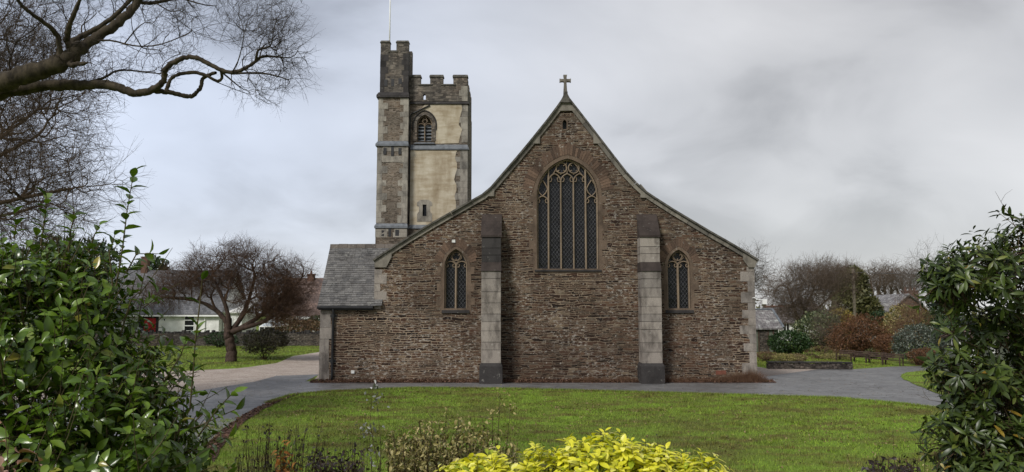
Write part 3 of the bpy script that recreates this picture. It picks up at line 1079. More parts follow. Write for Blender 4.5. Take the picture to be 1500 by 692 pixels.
def circ(x, z, r, n=14, a0=0, a1=2 * PI, closed=True):
    m = n if closed else n + 1
    return [(x + r * math.cos(a0 + (a1 - a0) * i / n), z + r * math.sin(a0 + (a1 - a0) * i / n)) for i in range(m)]


def cusps(mb, xa, xb, zs, rise, y, w_=.045):
    """small cusped head inside a light"""
    xm = (xa + xb) / 2
    h = (xb - xa) / 2
    for s in (-1, 1):
        mb.bar([(xm + s * h, zs + .02), (xm + s * h * .55, zs + rise * .12), (xm + s * h * .45, zs + rise * .42), (xm + s * h * .62, zs + rise * .66)], w_, .07, y)


big = church_window(BIG, 'east_window', .12, (.17, .34, .15))
mb = MB()
Y0 = DY + .12
mx = [cx(804, 340), cx(822.3, 340), cx(841, 340), cx(858.8, 340)]
zin, zout = cz(266), cz(297)
tw, td = .072, .13


def arch_z(w, x):
    R = (w['a'] ** 2 + w['rise'] ** 2) / (2 * w['a'])
    dx_ = abs(x - w['xc']) + (R - w['a'])
    return w['zs'] + math.sqrt(max(0, R * R - dx_ * dx_))


for i, x in enumerate(mx):
    zt = arch_z(BIG, x) if i in (0, 3) else zin + .1
    mb.bar([(x, BIG['z0'] - .02), (x, (BIG['z0'] + zt) / 2), (x, zt)], .085 if i in (0, 3) else tw, td, Y0 - (.012 if i in (0, 3) else 0) + .002 * i)
mb.bar(window_outline(BIG['xc'], BIG['z0'], BIG['zs'], BIG['a'] - .03, BIG['rise'] - .03, 12), .08, .16, Y0 - .02)
for xa, xb in ((mx[0], mx[1]), (mx[1], mx[2]), (mx[2], mx[3])):
    mb.bar(arch((xa + xb) / 2, zin, (xb - xa) / 2, .36, 6), .065, .11, Y0 + .011)
    cusps(mb, xa, xb, zin - .02, .36, Y0 + .03)
for xa, xb in ((BIG['xc'] - BIG['a'], mx[0]), (mx[3], BIG['xc'] + BIG['a'])):
    mb.bar(arch((xa + xb) / 2, zout, (xb - xa) / 2, .3, 6), .06, .11, Y0 + .013)
    cusps(mb, xa, xb, zout - .02, .3, Y0 + .03)
    xm = (xa + xb) / 2
    h = (xb - xa) / 2
    # flowing daggers above the outer lights
    for s in (-1, 1):
        mb.bar([(xm, zout + .3), (xm + s * h * .55, zout + .45), (xm + s * h * .85, zout + .62), (xm + s * h * .5, zout + .82), (xm + s * h * .05, zout + 1.0)], .055, .10, Y0 + .017 + .002 * s)
rc = .235
zc_ = cz(245.5)
for k, xq in enumerate((cx(822.6, 246), cx(841.0, 246))):
    mb.bar(circ(xq, zc_, rc, 16), .06, .11, Y0 + .005 + .003 * k, True)
    for q in range(4):
        a = PI / 4 + q * PI / 2
        mb.bar([(xq + rc * math.cos(a), zc_ + rc * math.sin(a)), (xq + rc * .55 * math.cos(a), zc_ + rc * .55 * math.sin(a))], .05, .08, Y0 + .03)
xm = BIG['xc']
mb.bar([(xm, zin + .36), (xm, zin + .5), (xm - .05, zc_ + .12), (xm, zc_ + .34)], .05, .10, Y0 + .021)
for s in (-1, 1):
    mb.bar([(xm + s * (mx[3] - mx[0]) / 2, zin + .1), (xm + s * .56, zin + .42), (xm + s * .43, zc_ + .1), (xm + s * .2, zc_ + .3), (xm, zc_ + .42)], .055, .10, Y0 + .023 + .002 * s)
    mb.bar([(xm + s * .26, zin + .33), (xm + s * .40, zin + .42), (xm + s * .52, zin + .5)], .05, .1, Y0 + .027)
mb.build('tracery', M['tracery'], big)
mb = MB()
for z in (cz(322), cz(352), cz(375)):
    mb.tube([(BIG['xc'] - BIG['a'], DY + .285, z), (BIG['xc'] + BIG['a'], DY + .285, z)], .012, 6)
mb.build('saddle_bar', M['black'], big)

for wn in (SML, SMR):
    win = church_window(wn, 'aisle_window', .2, (.16, .32, .11), church)
    mb = MB()
    xm, a = wn['xc'], wn['a']
    zl = cz(390)
    mb.bar([(xm, wn['z0'] - .02), (xm, (wn['z0'] + zl) / 2), (xm, zl + .12)], .10, .13, Y0)
    mb.bar(window_outline(xm, wn['z0'], wn['zs'], a - .025, wn['rise'] - .025, 12), .07, .16, Y0 - .015)
    for s in (-1, 1):
        mb.bar(arch(xm + s * a / 2, zl - .03, a / 2 - .01, .24, 6), .055, .11, Y0 + .012 + .002 * s)
        cusps(mb, xm + s * a / 2 - a / 2 + .03, xm + s * a / 2 + a / 2 - .03, zl - .06, .24, Y0 + .032)
        mb.bar([(xm, zl + .1), (xm + s * .10, zl + .22), (xm + s * .24, zl + .36), (xm + s * .20, zl + .5)], .05, .1, Y0 + .018 + .002 * s)
    zc2 = cz(375.5)
    mb.bar(circ(xm, zc2, .185, 16), .05, .11, Y0 + .006, True)
    for q in range(3):
        aa = PI / 6 + q * 2 * PI / 3
        mb.bar([(xm + .185 * math.cos(aa), zc2 + .185 * math.sin(aa)), (xm + .09 * math.cos(aa), zc2 + .09 * math.sin(aa))], .045, .08, Y0 + .03)
    mb.build('tracery', M['tracery'], win)


# buttresses
def buttress(x0, x1, upper_mat, pr_u, pr_l):
    """stepped buttress: plinth, granite shaft, offset slab, upper stage and long sloped cap"""
    zp, zs_, zu, zt = cz(530.5), cz(399), cz(350), cz(317)
    lo = MB()
    z = zp + .0
    while z < zs_ - .05:
        h = min(random.choice((.32, .38, .46, .55)), zs_ - z)
        if zs_ - (z + h) < .2:
            h = zs_ - z
        lo.box(x0, x1, DY - pr_l, DY - .003, z + .009, z + h - .009, .004)
        z += h
    root = lo.build('buttress', M['granite'], church)
    b = MB()
    b.box(x0 + .03, x1 - .03, DY - pr_l + .03, DY - .001, 0, zs_ + .01)
    b.box(x0 + .03, x1 - .03, DY - pr_u + .03, DY - .001, zs_ + .01, zu)
    b.build('core', M['granite_dark'], root)
    b = MB()
    b.box(x0 - .07, x1 + .07, DY - pr_l - .09, DY - .002, -.05, zp - .12)
    b.hexa([(x0 - .07, DY - pr_l - .09, zp - .12), (x1 + .07, DY - pr_l - .09, zp - .12), (x1 + .07, DY - .002, zp - .12), (x0 - .07, DY - .002, zp - .12),
            (x0 - .01, DY - pr_l - .01, zp + .004), (x1 + .01, DY - pr_l - .01, zp + .004), (x1 + .01, DY - .002, zp + .004), (x0 - .01, DY - .002, zp + .004)])
    b.build('plinth', M['granite_dark'], root)
    # offset slab between the stages
    zo = cz(386)
    b = MB()
    b.hexa([(x0 - .02, DY - pr_l - .05, zs_), (x1 + .02, DY - pr_l - .05, zs_), (x1 + .02, DY - .002, zs_), (x0 - .02, DY - .002, zs_),
            (x0 - .01, DY - pr_u - .01, zo), (x1 + .01, DY - pr_u - .01, zo), (x1 + .01, DY - .002, zo), (x0 - .01, DY - .002, zo)])
    b.build('offset_slab', M['weathering'], root)
    b = MB()
    z = zo
    while z < zu - .05:
        h = min(random.choice((.3, .36, .42)), zu - z)
        if zu - (z + h) < .18:
            h = zu - z
        b.box(x0, x1, DY - pr_u, DY - .003, z + .009, z + h - .009, .004)
        z += h
    b.build('upper_stage', upper_mat, root)
    b = MB()
    n = 3
    for k in range(n):
        f0, f1 = k / n, (k + 1) / n
        ya, yb = DY - pr_u - .05 + (pr_u + .04) * f0, DY - pr_u - .05 + (pr_u + .04) * f1
        za, zb = zu + (zt - zu) * f0, zu + (zt - zu) * f1
        t = .09
        b.hexa([(x0 - .03, ya, za), (x1 + .03, ya, za), (x1 + .03, yb, zb - .004), (x0 - .03, yb, zb - .004), (x0 - .03, ya, za + t), (x1 + .03, ya, za + t), (x1 + .03, yb, zb + t - .008), (x0 - .03, yb, zb + t - .008)])
    b.add([(x0, DY - pr_u, zu - .002), (x1, DY - pr_u, zu - .002), (x0, DY - .004, zu - .002), (x1, DY - .004, zu - .002), (x0, DY - .004, zt - .05), (x1, DY - .004, zt - .05)],
          [(0, 1, 3, 2), (0, 2, 4), (1, 5, 3), (0, 4, 5, 1), (2, 3, 5, 4)])
    b.build('sloped_cap', M['weathering'], root)


def front_x(px, py, pr):
    return P(px, py, DY - pr)[0]


buttress(front_x(705, 460, .9), front_x(733.5, 460, .9), M['granite_dark'], .75, .95)
buttress(front_x(940, 460, .9), front_x(969, 460, .9), M['granite'], .75, .95)

# lamp on a bracket at the right-hand corner
mb = MB()
lz = cz(437)
mb.tube([(XR - .12, DY - .03, lz), (XR - .05, DY - .12, lz + .02), (XR + .12, DY - .13, lz - .08), (XR + .36, DY - .13, lz - .09)], .018, 6)
lp = mb.build('lamp_bracket', M['white'], church, True)
mb = MB()
mb.box(XR + .26, XR + .45, DY - .22, DY - .05, lz - .26, lz - .08)
mb.box(XR + .25, XR + .45, DY - .22, DY - .04, lz - .08, lz - .05)
mb.build('lamp_head', M['white'], lp)
mb = MB()
mb.box(cx(1056, 545) - .22, cx(1056, 545) + .22, DY - .012, DY + .1, cz(549), cz(543))
mb.build('air_brick', M['terracotta'], church)
for px, py in ((664.5, 353.5), (517, 545)):
    mb = MB()
    mb.box(cx(px, py) - .07, cx(px, py) + .07, DY - .05, DY + .02, cz(py) - .06, cz(py) + .06, .01)
    mb.build('pale_stud', M['offwhite'], church)

# nave and aisles behind the gable
NB = DY + 19.2
roofp = offset(outline, 0.16)
roofp = [p for p in roofp if XL - .3 < p[0] < XR + .3]
b = MB()
for a, c in zip(roofp[:-1], roofp[1:]):
    b.hexa([(a[0], DY + .76, a[1] - .22), (c[0], DY + .76, c[1] - .22), (c[0], NB, c[1] - .22), (a[0], NB, a[1] - .22), (a[0], DY + .76, a[1] - .1), (c[0], DY + .76, c[1] - .1), (c[0], NB, c[1] - .1), (a[0], NB, a[1] - .1)])
b.build('nave_roof', M['nave_roof'], church)
b = MB()
ze = z_at(inr, XL)
b.box(XL, XL + .6, DY + .751, NB - .7, -.1, ze - .25)
b.box(XR - .6, XR, DY + .751, NB - .7, -.1, z_at(inr, XR) - .25)
b.prism_xz([(p[0], p[1] - .12) if p[1] > 0.5 else p for p in gable], NB - .7, NB)
b.build('nave_wall', M['wall'], church)

# ------------------------------------------------------------------ tower
TY = DY + 20.0
FT = TY - .55
t2 = lambda px, py: P(px, py, TY)
TXL, TXM, TXR = P(553, 250, FT)[0], P(597, 250, FT)[0], t2(684.5, 250)[0]
tz = lambda py, Y=TY: P(640, py, Y)[2]
fz = lambda py: P(575, py, FT)[2]
zstr2, zstr1, zpt, zcr = tz(213), tz(151), tz(112), tz(124)
TB = TY + 5.8
bw_ = dict(xc=t2(622, 190)[0], z0=tz(207), zs=tz(183), a=(t2(633.5, 190)[0] - t2(611, 190)[0]) / 2, rise=tz(168.5) - tz(183))
sl = [(t2(619.2, 310)[0], tz(317)), (t2(624.8, 310)[0], tz(317)), (t2(624.8, 310)[0], tz(300)), (t2(619.2, 310)[0], tz(300))]
b = MB()
b.prism_xz([(TXM + .01, -.1), (TXR, -.1), (TXR, zstr1), (TXM + .01, zstr1)], TY, TY + .6, [window_outline(bw_['xc'], bw_['z0'], bw_['zs'], bw_['a'], bw_['rise']), sl])
b.box(TXL + .3, TXR, TY + .6, TB, -.1, zstr1)
tw_ = b.build('tower_wall', M['tower_wall'], church)
# parapet with battlements all round and a small hole
m1, m2, m3, m4 = (t2(q, 118)[0] for q in (616, 630, 649, 664))
mh = .07


def crenel(pts, z0):
    """merlon intervals -> outline"""
    out = [(pts[0][0], z0), (pts[-1][1], z0)]
    for i in range(len(pts) - 1, -1, -1):
        a, c = pts[i]
        out += [(c, zpt), (a, zpt)]
        if i:
            out += [(a, zcr), (pts[i - 1][1], zcr)]
    return out


hx, hz_ = t2(621.5, 142)[0], tz(142)
hole = window_outline(hx, hz_ - .2, hz_ + .1, .1, .12, 4)
b = MB()
b.prism_xz(crenel([(TXM - .05, m1), (m2, m3), (m4, TXR - .03)], zstr1 + .12), TY + .03, TY + .45, [hole])
par = b.build('parapet', M['parapet'], church)
b = MB()
b.prism_xz(crenel([(TXL + .4, m1 - 1.3), (m2 + .1, m3), (m4, TXR - .03)], zstr1 + .12), TB - .45, TB - .03)
b.build('rear_parapet', M['parapet'], par)
for x0, x1 in ((TXR - .45, TXR - .032), (TXL + .4, TXL + .8)):
    b = MB()
    y = TY + .46
    while y < TB - .9:
        b.box(x0, x1, y, min(y + .95, TB - .46), zstr1 + .12, zpt)
        b.box(x0, x1, y + .951, min(y + 1.7, TB - .46), zstr1 + .12, zcr)
        y += 1.7
    b.build('side_parapet', M['parapet'], par)
for a, c, z in ((TXM - .05, m1, zpt), (m2, m3, zpt), (m4, TXR - .03, zpt), (m1 - .1, m2 + .1, zcr), (m3 - .1, m4 + .1, zcr)):
    e = .05
    b = MB()
    b.hexa([(a - e, TY - .03, z - .04), (c + e, TY - .03, z - .04), (c + e, TY + .5, z - .04), (a - e, TY + .5, z - .04), (a - e, TY - .03, z + .03), (c + e, TY - .03, z + .03), (c + e - .04, TY + .3, z + .14 if z == zpt else z + .05), (a - e + .04, TY + .3, z + .14 if z == zpt else z + .05)] if False else
           [(a - e, TY - .03, z - .06), (c + e, TY - .03, z - .06), (c + e, TY + .5, z - .06), (a - e, TY + .5, z - .06), (a - e, TY - .03, z + .03), (c + e, TY - .03, z + .03), (c + e, TY + .5, z + .03), (a - e, TY + .5, z + .03)])
    if z == zpt:
        b.hexa([(a - e, TY - .03, z + .03), (c + e, TY - .03, z + .03), (c + e, TY + .5, z + .03), (a - e, TY + .5, z + .03), (a, TY + .15, z + .16), (c, TY + .15, z + .16), (c, TY + .3, z + .16), (a, TY + .3, z + .16)])
    b.build('merlon_cap', M['cap'], par)


def string_course(name, x0, x1, yf, yb, z, h, mat, out=.12, slope=.16):
    b = MB()
    b.box(x0 - out, x1 + out, yf - out, yb, z - h / 2, z)
    b.hexa([(x0 - out, yf - out, z), (x1 + out, yf - out, z), (x1 + out, yb, z), (x0 - out, yb, z), (x0 - .003, yf - .003, z + slope), (x1 + .003, yf - .003, z + slope), (x1 + .003, yb, z + slope), (x0 - .003, yb, z + slope)])
    return b.build(name, mat, church)


string_course('string_course', TXM + .15, TXR, TY, TY + .4, zstr1 - .02, .16, M['granite_dark'], .11, .1)
string_course('string_course', TXM + .15, TXR, TY, TY + .4, tz(218), .16, M['lead'], .11, .28)
string_course('string_course', TXM + .15, TXR - .02, TY, TY + .4, tz(334), .12, M['lead'], .09, .3)

# render on the tower face, two sheets with ragged edges, cut round the openings
def ragged(x0, x1, z0, z1, amp=.07):
    pts = []
    for i in range(14):
        pts.append((x0 + (x1 - x0) * i / 13, z0 + random.uniform(0, amp * .3)))
    for i in range(14):
        pts.append((x1 - abs(random.gauss(0, amp)) - (amp if i % 4 < 2 else 0), z0 + (z1 - z0) * (i + .5) / 14))
    for i in range(14):
        pts.append((x1 - (x1 - x0) * i / 13, z1 - random.uniform(0, amp * .3)))
    for i in range(14):
        pts.append((x0 + random.uniform(0, amp * .5), z1 - (z1 - z0) * (i + .5) / 14))
    return pts


so = [(t2(px, py)[0], t2(px, py)[2]) for px, py in ((611, 325), (633, 325), (633, 314), (630, 310), (630, 302), (633, 302), (633, 297), (628, 293), (616, 293), (611, 297), (611, 302), (614, 303), (614, 310), (611, 314))]
b = MB()
b.prism_xz(ragged(t2(600.5, 250)[0], t2(670, 250)[0], tz(331), tz(220.5)), TY - .03, TY + .05, [so])
b.build('plaster_panel', M['render'], tw_)
up = [(t2(px, py)[0], t2(px, py)[2]) for px, py in ((638, 211), (655, 210.5), (672, 210), (674, 200), (677, 190), (672, 183), (674, 172), (677, 160), (676, 153.5), (640, 153.5), (622, 154), (617, 160), (613, 166), (622, 164.5), (631, 170), (636, 178), (637, 195))]
b = MB()
b.prism_xz(up, TY - .028, TY + .05)
b.build('plaster_panel', M['render'], tw_)
# slit window with granite surround
b = MB()
ins = [(p[0] + (0.0), p[1]) for p in sl]
b.prism_xz([(p[0], p[1]) for p in so], TY - .05, TY + .2, [sl])
b.build('slit_surround', M['granite_tower'], tw_)
b = MB()
b.box(t2(618, 310)[0], t2(626, 310)[0], TY + .25, TY + .28, tz(318), tz(299))
b.build('pane', M['darkglass'], tw_)
# belfry window: hood, jambs, tracery, louvres
b = MB()
b.prism_xz(window_outline(bw_['xc'], bw_['z0'] - .0, bw_['zs'], bw_['a'] + .26, bw_['rise'] + .28), TY - .045, TY + .3, [window_outline(bw_['xc'], bw_['z0'] + .001, bw_['zs'], bw_['a'], bw_['rise'])])
bel = b.build('belfry_window', M['parapet'], church)
b = MB()
b.bar(window_outline(bw_['xc'], bw_['zs'] - .35, bw_['zs'], bw_['a'] + .27, bw_['rise'] + .29), .1, .12, TY - .11)
b.build('hood_mould', M['granite_dark'], bel)
b = MB()
xm, a = bw_['xc'], bw_['a']
b.bar([(xm, bw_['z0']), (xm, bw_['zs'] - .1), (xm, bw_['zs'] + .1)], .08, .12, TY + .10)
for s in (-1, 1):
    b.bar(arch(xm + s * a / 2, bw_['zs'] - .15, a / 2, .26, 5), .06, .1, TY + .11 + .002 * s)
    b.bar([(xm, bw_['zs'] + .05), (xm + s * .2, bw_['zs'] + .28), (xm + s * .05, bw_['zs'] + .55)], .05, .1, TY + .125 + .002 * s)
b.bar(circ(xm, bw_['zs'] + .26, .14, 12), .05, .1, TY + .115, True)
b.bar(window_outline(xm, bw_['z0'], bw_['zs'], a - .03, bw_['rise'] - .03), .06, .12, TY + .09)
b.build('tracery', M['tracery'], bel)
b = MB()
z = bw_['z0'] + .02
while z < bw_['zs'] + .05:
    b.hexa([(xm - a, TY + .26, z), (xm + a, TY + .26, z), (xm + a, TY + .5, z + .2), (xm - a, TY + .5, z + .2), (xm - a, TY + .26, z + .05), (xm + a, TY + .26, z + .05), (xm + a, TY + .5, z + .25), (xm - a, TY + .5, z + .25)])
    z += .24
b.build('louvre', M['lead'], bel)
b = MB()
b.hexa([(xm - a - .22, TY - .14, bw_['z0'] - .2), (xm + a + .22, TY - .14, bw_['z0'] - .2), (xm + a + .22, TY + .2, bw_['z0'] - .2), (xm - a - .22, TY + .2, bw_['z0'] - .2),
        (xm - a - .12, TY - .1, bw_['z0'] - .14), (xm + a + .12, TY - .1, bw_['z0'] - .14), (xm + a + .05, TY + .2, bw_['z0'] + .03), (xm - a - .05, TY + .2, bw_['z0'] + .03)])
b.build('sill', M['lead'], bel)
quoins('quoin', TXR, -1, TY, 6.0, zstr2 - .1, church, M['granite_tower'], .85, .55, .35, .55, .6, .014)
quoins('quoin', TXR, -1, TY, tz(209), zstr1 - .15, church, M['granite_tower'], .6, .4, .35, .5, .6, .014)
quoins('quoin', TXR - .03, -1, TY + .03, zstr1 + .13, zcr - .1, church, M['granite_tower'], .55, .4, .3, .4, .45, .012)

# stair turret
zt1, zt2, zt3, ztop, ztc = fz(140), fz(209), fz(329), fz(62), fz(75)
stages = [(-.1, zt3, .06), (zt3, zt2, .03), (zt2, zt1, 0.0), (zt1, ztc, -.05)]
b = MB()
for z0, z1, g in stages[:3]:
    b.box(TXL - g, TXM + min(g, 0), FT - g, TY + 1.9, z0, z1 - .001)
z0, z1, g = stages[3]
tur = b.build('stair_turret', M['tower_wall'], church)
b = MB()
tx0, tx1 = TXL + .07, TXM - .04
b.box(tx0, tx1, FT + .06, TY + 1.9, zt1, ztc)
mq = [(tx0, P(571, 68, FT)[0]), (P(580.5, 68, FT)[0], tx1)]
for a, c in mq:
    b.box(a, c, FT + .06, FT + .45, ztc + .001, ztop)
    b.box(a, c, TY + 1.4, TY + 1.9, ztc + .001, ztop)
b.build('turret_top', M['parapet'], tur)
for a, c in mq:
    b = MB()
    b.hexa([(a - .05, FT, ztop), (c + .05, FT, ztop), (c + .05, FT + .5, ztop), (a - .05, FT + .5, ztop), (a + .02, FT + .12, ztop + .16), (c - .02, FT + .12, ztop + .16), (c - .02, FT + .36, ztop + .16), (a + .02, FT + .36, ztop + .16)])
    b.build('merlon_cap', M['cap'], tur)
b = MB()
b.box(mq[0][1] - .1, mq[1][0] + .1, FT + .01, FT + .5, ztc - .05, ztc + .06)
b.build('crenel_sill', M['cap'], tur)
for z, h, mt, g in ((zt1, .16, 'granite_dark', .1), (zt2 - .12, .14, 'lead', .12), (zt3 - .12, .14, 'lead', .1)):
    b = MB()
    e = .09 + g * .5
    b.box(TXL - e, TXM + .06, FT - e, TY + .2, z - h, z)
    b.hexa([(TXL - e, FT - e, z), (TXM + .06, FT - e, z), (TXM + .06, TY + .2, z), (TXL - e, TY + .2, z), (TXL - .005, FT - .005, z + .22), (TXM - .002, FT - .005, z + .22), (TXM - .002, TY + .2, z + .22), (TXL - .005, TY + .2, z + .22)])
    b.build('string_course', M[mt], tur)
for z0, z1, g in ((8.0, zt3 - .3, .06), (zt3 + .1, zt2 - .3, .03), (zt2 + .1, zt1 - .2, 0)):
    for xe, s in ((TXL - g, 1), (TXM + min(g, 0) - (.0), -1)):
        quoins('quoin', xe, s, FT - g, z0, z1, tur, M['granite_tower'], .62 if g < .05 else .9, .36 if g < .05 else .8, .32, .55, .6, .014, first=random.randint(0, 1))
for xe, s in ((tx0, 1), (tx1, -1)):
    quoins('quoin', xe, s, FT + .06, zt1 + .2, ztc - .15, tur, M['granite_dark'], .5, .34, .35, .5, .6, .012)
b = MB()
b.box(TXL + .3, TXM - .25, FT - .055, FT + .1, fz(238), fz(229))
b.box(TXL + .35, TXM - .3, FT - .055, FT + .1, zt2 - .62, zt2 - .28)
b.build('granite_band', M['granite_tower'], tur)
for px, py, hw_, hh in ((575, 222, .09, .34), (564, 222, .1, .22), (586, 222, .1, .22), (561, 342, .09, .2), (571, 340, .09, .32), (582, 340, .13, .28), (575, 121, .1, .26), (565, 121, .11, .22), (586, 119, .12, .2)):
    p = P(px, py, FT)
    yy = FT - (.078 if py > 150 else -.04)
    b = MB()
    b.box(p[0] - hw_, p[0] + hw_, yy, yy + .06, p[2] - hh, p[2] + hh)
    b.build('slit', M['black'], tur)
b = MB()
xp = TXM + .07
b.tube([(t2(630, 153)[0], TY - .08, tz(155)), (t2(604, 166)[0], TY - .08, tz(167)), (xp, TY - .08, tz(172)), (xp, TY - .08, 9)], .05, 8)
b.build('drainpipe', M['black'], church, True)
b = MB()
fp = P(570.5, 70, FT + .9)
b.tube([(fp[0], FT + .9, fp[2] - 1), (fp[0], FT + .9, P(570, -40, FT + .9)[2])], [.055, .04], 8)
fpo = b.build('flagpole', M['white'], tur, True)
rebase(church)

# ------------------------------------------------------------------ bare trees
def lobes_px(specs):
    """(px, py, depth, half width px, half height px, half depth m) -> ellipsoids"""
    out = []
    for px, py, Y, rx, ry, rd in specs:
        s = Y / FPX
        out.append((np.array(P(px, py, Y)), np.array((rx * s, rd, ry * s))))
    return out


def sample_lobes(lobes, n, hollow=0.33):
    vol = np.array([np.prod(r) ** .8 for _, r in lobes])
    idx = RNG.choice(len(lobes), n, p=vol / vol.sum())
    d = unit(RNG.normal(0, 1, (n, 3)))
    rr = RNG.uniform(0, 1, n) ** hollow
    c = np.array([l[0] for l in lobes])[idx]
    r = np.array([l[1] for l in lobes])[idx]
    lump = 1 + .10 * np.sin(d[:, 0] * 7 + idx) + .08 * np.sin(d[:, 2] * 9 + 2 * idx + d[:, 1] * 5)
    return c + d * r * (rr * lump)[:, None]


def mst(skel, targets, bf):
    """grow targets onto a skeleton: greedy tree balancing wire length and path length"""
    pos = [np.array(p) for p, _ in skel]
    par = [q for _, q in skel]
    path = [0.0] * len(pos)
    for i in range(len(pos)):
        if par[i] >= 0:
            path[i] = path[par[i]] + np.linalg.norm(pos[i] - pos[par[i]]) * .6
    T = targets
    n = len(T)
    best = np.full(n, 1e9)
    bi = np.zeros(n, int)
    for i, p in enumerate(pos):
        c = np.linalg.norm(T - p, axis=1) + bf * path[i]
        m = c < best
        best[m] = c[m]
        bi[m] = i
    alive = np.ones(n, bool)
    for _ in range(n):
        k = int(np.argmin(np.where(alive, best, 1e9)))
        alive[k] = False
        pi = int(bi[k])
        p = T[k]
        pos.append(p)
        par.append(pi)
        path.append(path[pi] + np.linalg.norm(p - pos[pi]))
        c = np.linalg.norm(T - p, axis=1) + bf * path[-1]
        m = c < best
        best[m] = c[m]
        bi[m] = len(pos) - 1
    return np.array(pos), par


def tree_meshes(skel, targets, bf=.25, tip=.006, power=2.2, wob=.0, twig=(2, .35, .0035), srad=None, spread=.8, droop=0.0, maxr=.4):
    pos, par = mst(skel, targets, bf)
    n = len(pos)
    ns = len(skel)
    kids = [[] for _ in range(n)]
    for i, p in enumerate(par):
        if p >= 0:
            kids[p].append(i)
    order = []
    st = [i for i in range(n) if par[i] < 0]
    while st:
        k = st.pop()
        order.append(k)
        st += kids[k]
    acc = np.zeros(n)
    for i in reversed(order):
        acc[i] = max(acc[i], 1.0)
        if par[i] >= 0:
            acc[par[i]] += acc[i]
    rad = np.minimum(tip * acc ** (1 / power), maxr)
    if srad is not None:
        for i in range(ns):
            if srad[i]:
                rad[i] = srad[i]
        for i in order:                      # nothing thicker than what carries it
            if par[i] >= 0 and i >= ns:
                rad[i] = min(rad[i], rad[par[i]] * .8)
    if wob:
        pos[ns:] += RNG.normal(0, wob, (n - ns, 3))
    trunk, crown = Cloud(), Cloud()
    done = np.zeros(n, bool)
    for i in order:
        if done[i]:
            continue
        ch = [i]
        done[i] = True
        while kids[ch[-1]]:
            k = max((q for q in kids[ch[-1]] if not done[q]), key=lambda q: (q < ns, rad[q]), default=None)
            if k is None:
                break
            done[k] = True
            ch.append(k)
        pts = [pos[k] for k in ch]
        rr = [rad[k] for k in ch]
        if par[i] >= 0:
            pts.insert(0, pos[par[i]])
            rr.insert(0, min(rad[par[i]], rad[i] * 1.15))
        if len(pts) < 2:
            continue
        p, r = np.array(pts), np.array(rr)
        if len(p) > 2:                        # one rounding pass
            q = np.empty((2 * len(p) - 1, 3))
            q[0::2] = p
            q[1::2] = (p[:-1] + p[1:]) / 2
            q[2:-1:2] = p[1:-1] * .5 + (q[1:-2:2] + q[3::2]) * .25
            s = np.interp(np.arange(len(q)) / 2, np.arange(len(r)), r)
            p, r = q, s
        if i < ns and len(p) > 2 and r[0] > .03:   # gnarl the limbs
            t0, t1 = np.arange(len(p)), np.linspace(0, len(p) - 1, (len(p) - 1) * 3 + 1)
            p = np.stack([np.interp(t1, t0, p[:, q]) for q in range(3)], 1)
            r = np.interp(t1, t0, r)
            p[1:-1] += RNG.normal(0, .10, (len(p) - 2, 3)) * r[1:-1, None]
            r = r * np.clip(1 + RNG.normal(0, .07, len(r)), .8, 1.3)
        V, F = tube_np(p, r, 9 if r[0] > .08 else (6 if r[0] > .03 else 4 if r[0] > .012 else 3))
        (trunk if i < ns else crown).add(V, F)
    m, L, r = twig
    if m:
        src = np.arange(ns, n)
        base = np.repeat(src, m)
        pd = pos[base] - pos[[par[k] for k in base]]
        d = unit(unit(pd) + RNG.normal(0, spread, (len(base), 3)) + np.array((0, 0, .15 - droop)))
        ln = L * RNG.uniform(.5, 1.5, len(base))
        V, F, p2, d2 = twigs(pos[base], d, ln, r)
        crown.add(V, F)
        mid = pos[base] + d * (ln * .5)[:, None]
        d3 = unit(d + RNG.normal(0, spread * .9, (len(base), 3)) + np.array((0, 0, -droop)))
        V, F, _, _ = twigs(mid, d3, ln * .65, r * .7)
        crown.add(V, F)
    return trunk, crown


def chain(skel, pts, parent):
    for p in pts:
        skel.append((np.array(p, float), parent))
        parent = len(skel) - 1
    return parent


def bare_tree(name, label, base, fork, limbs, lobes, n, barkm, twigm, cat='tree', group=None, **kw):
    skel = []
    b = np.array(base, float)
    f = np.array(fork, float)
    j = chain(skel, [b, b + (f - b) * .35 + RNG.normal(0, .05, 3) * np.array((1, 1, 0)), b + (f - b) * .7, f], -1)
    sr = kw.pop('trunk_r', .2)
    rads = [sr * 1.35, sr * 1.02, sr * .95, sr * .95]
    for l in limbs:
        chain(skel, l, j)
        rads += [sr * (.52 - .4 * i / len(l)) for i in range(len(l))]
    T = sample_lobes(lobes, n, kw.pop('hollow', .4))
    tr, cr = tree_meshes(skel, T, srad=rads, **kw)
    root = empty(name, base, label, cat, group)
    tr.build('trunk', barkm, root)
    cr.build('crown', twigm, root)
    return rebase(root)


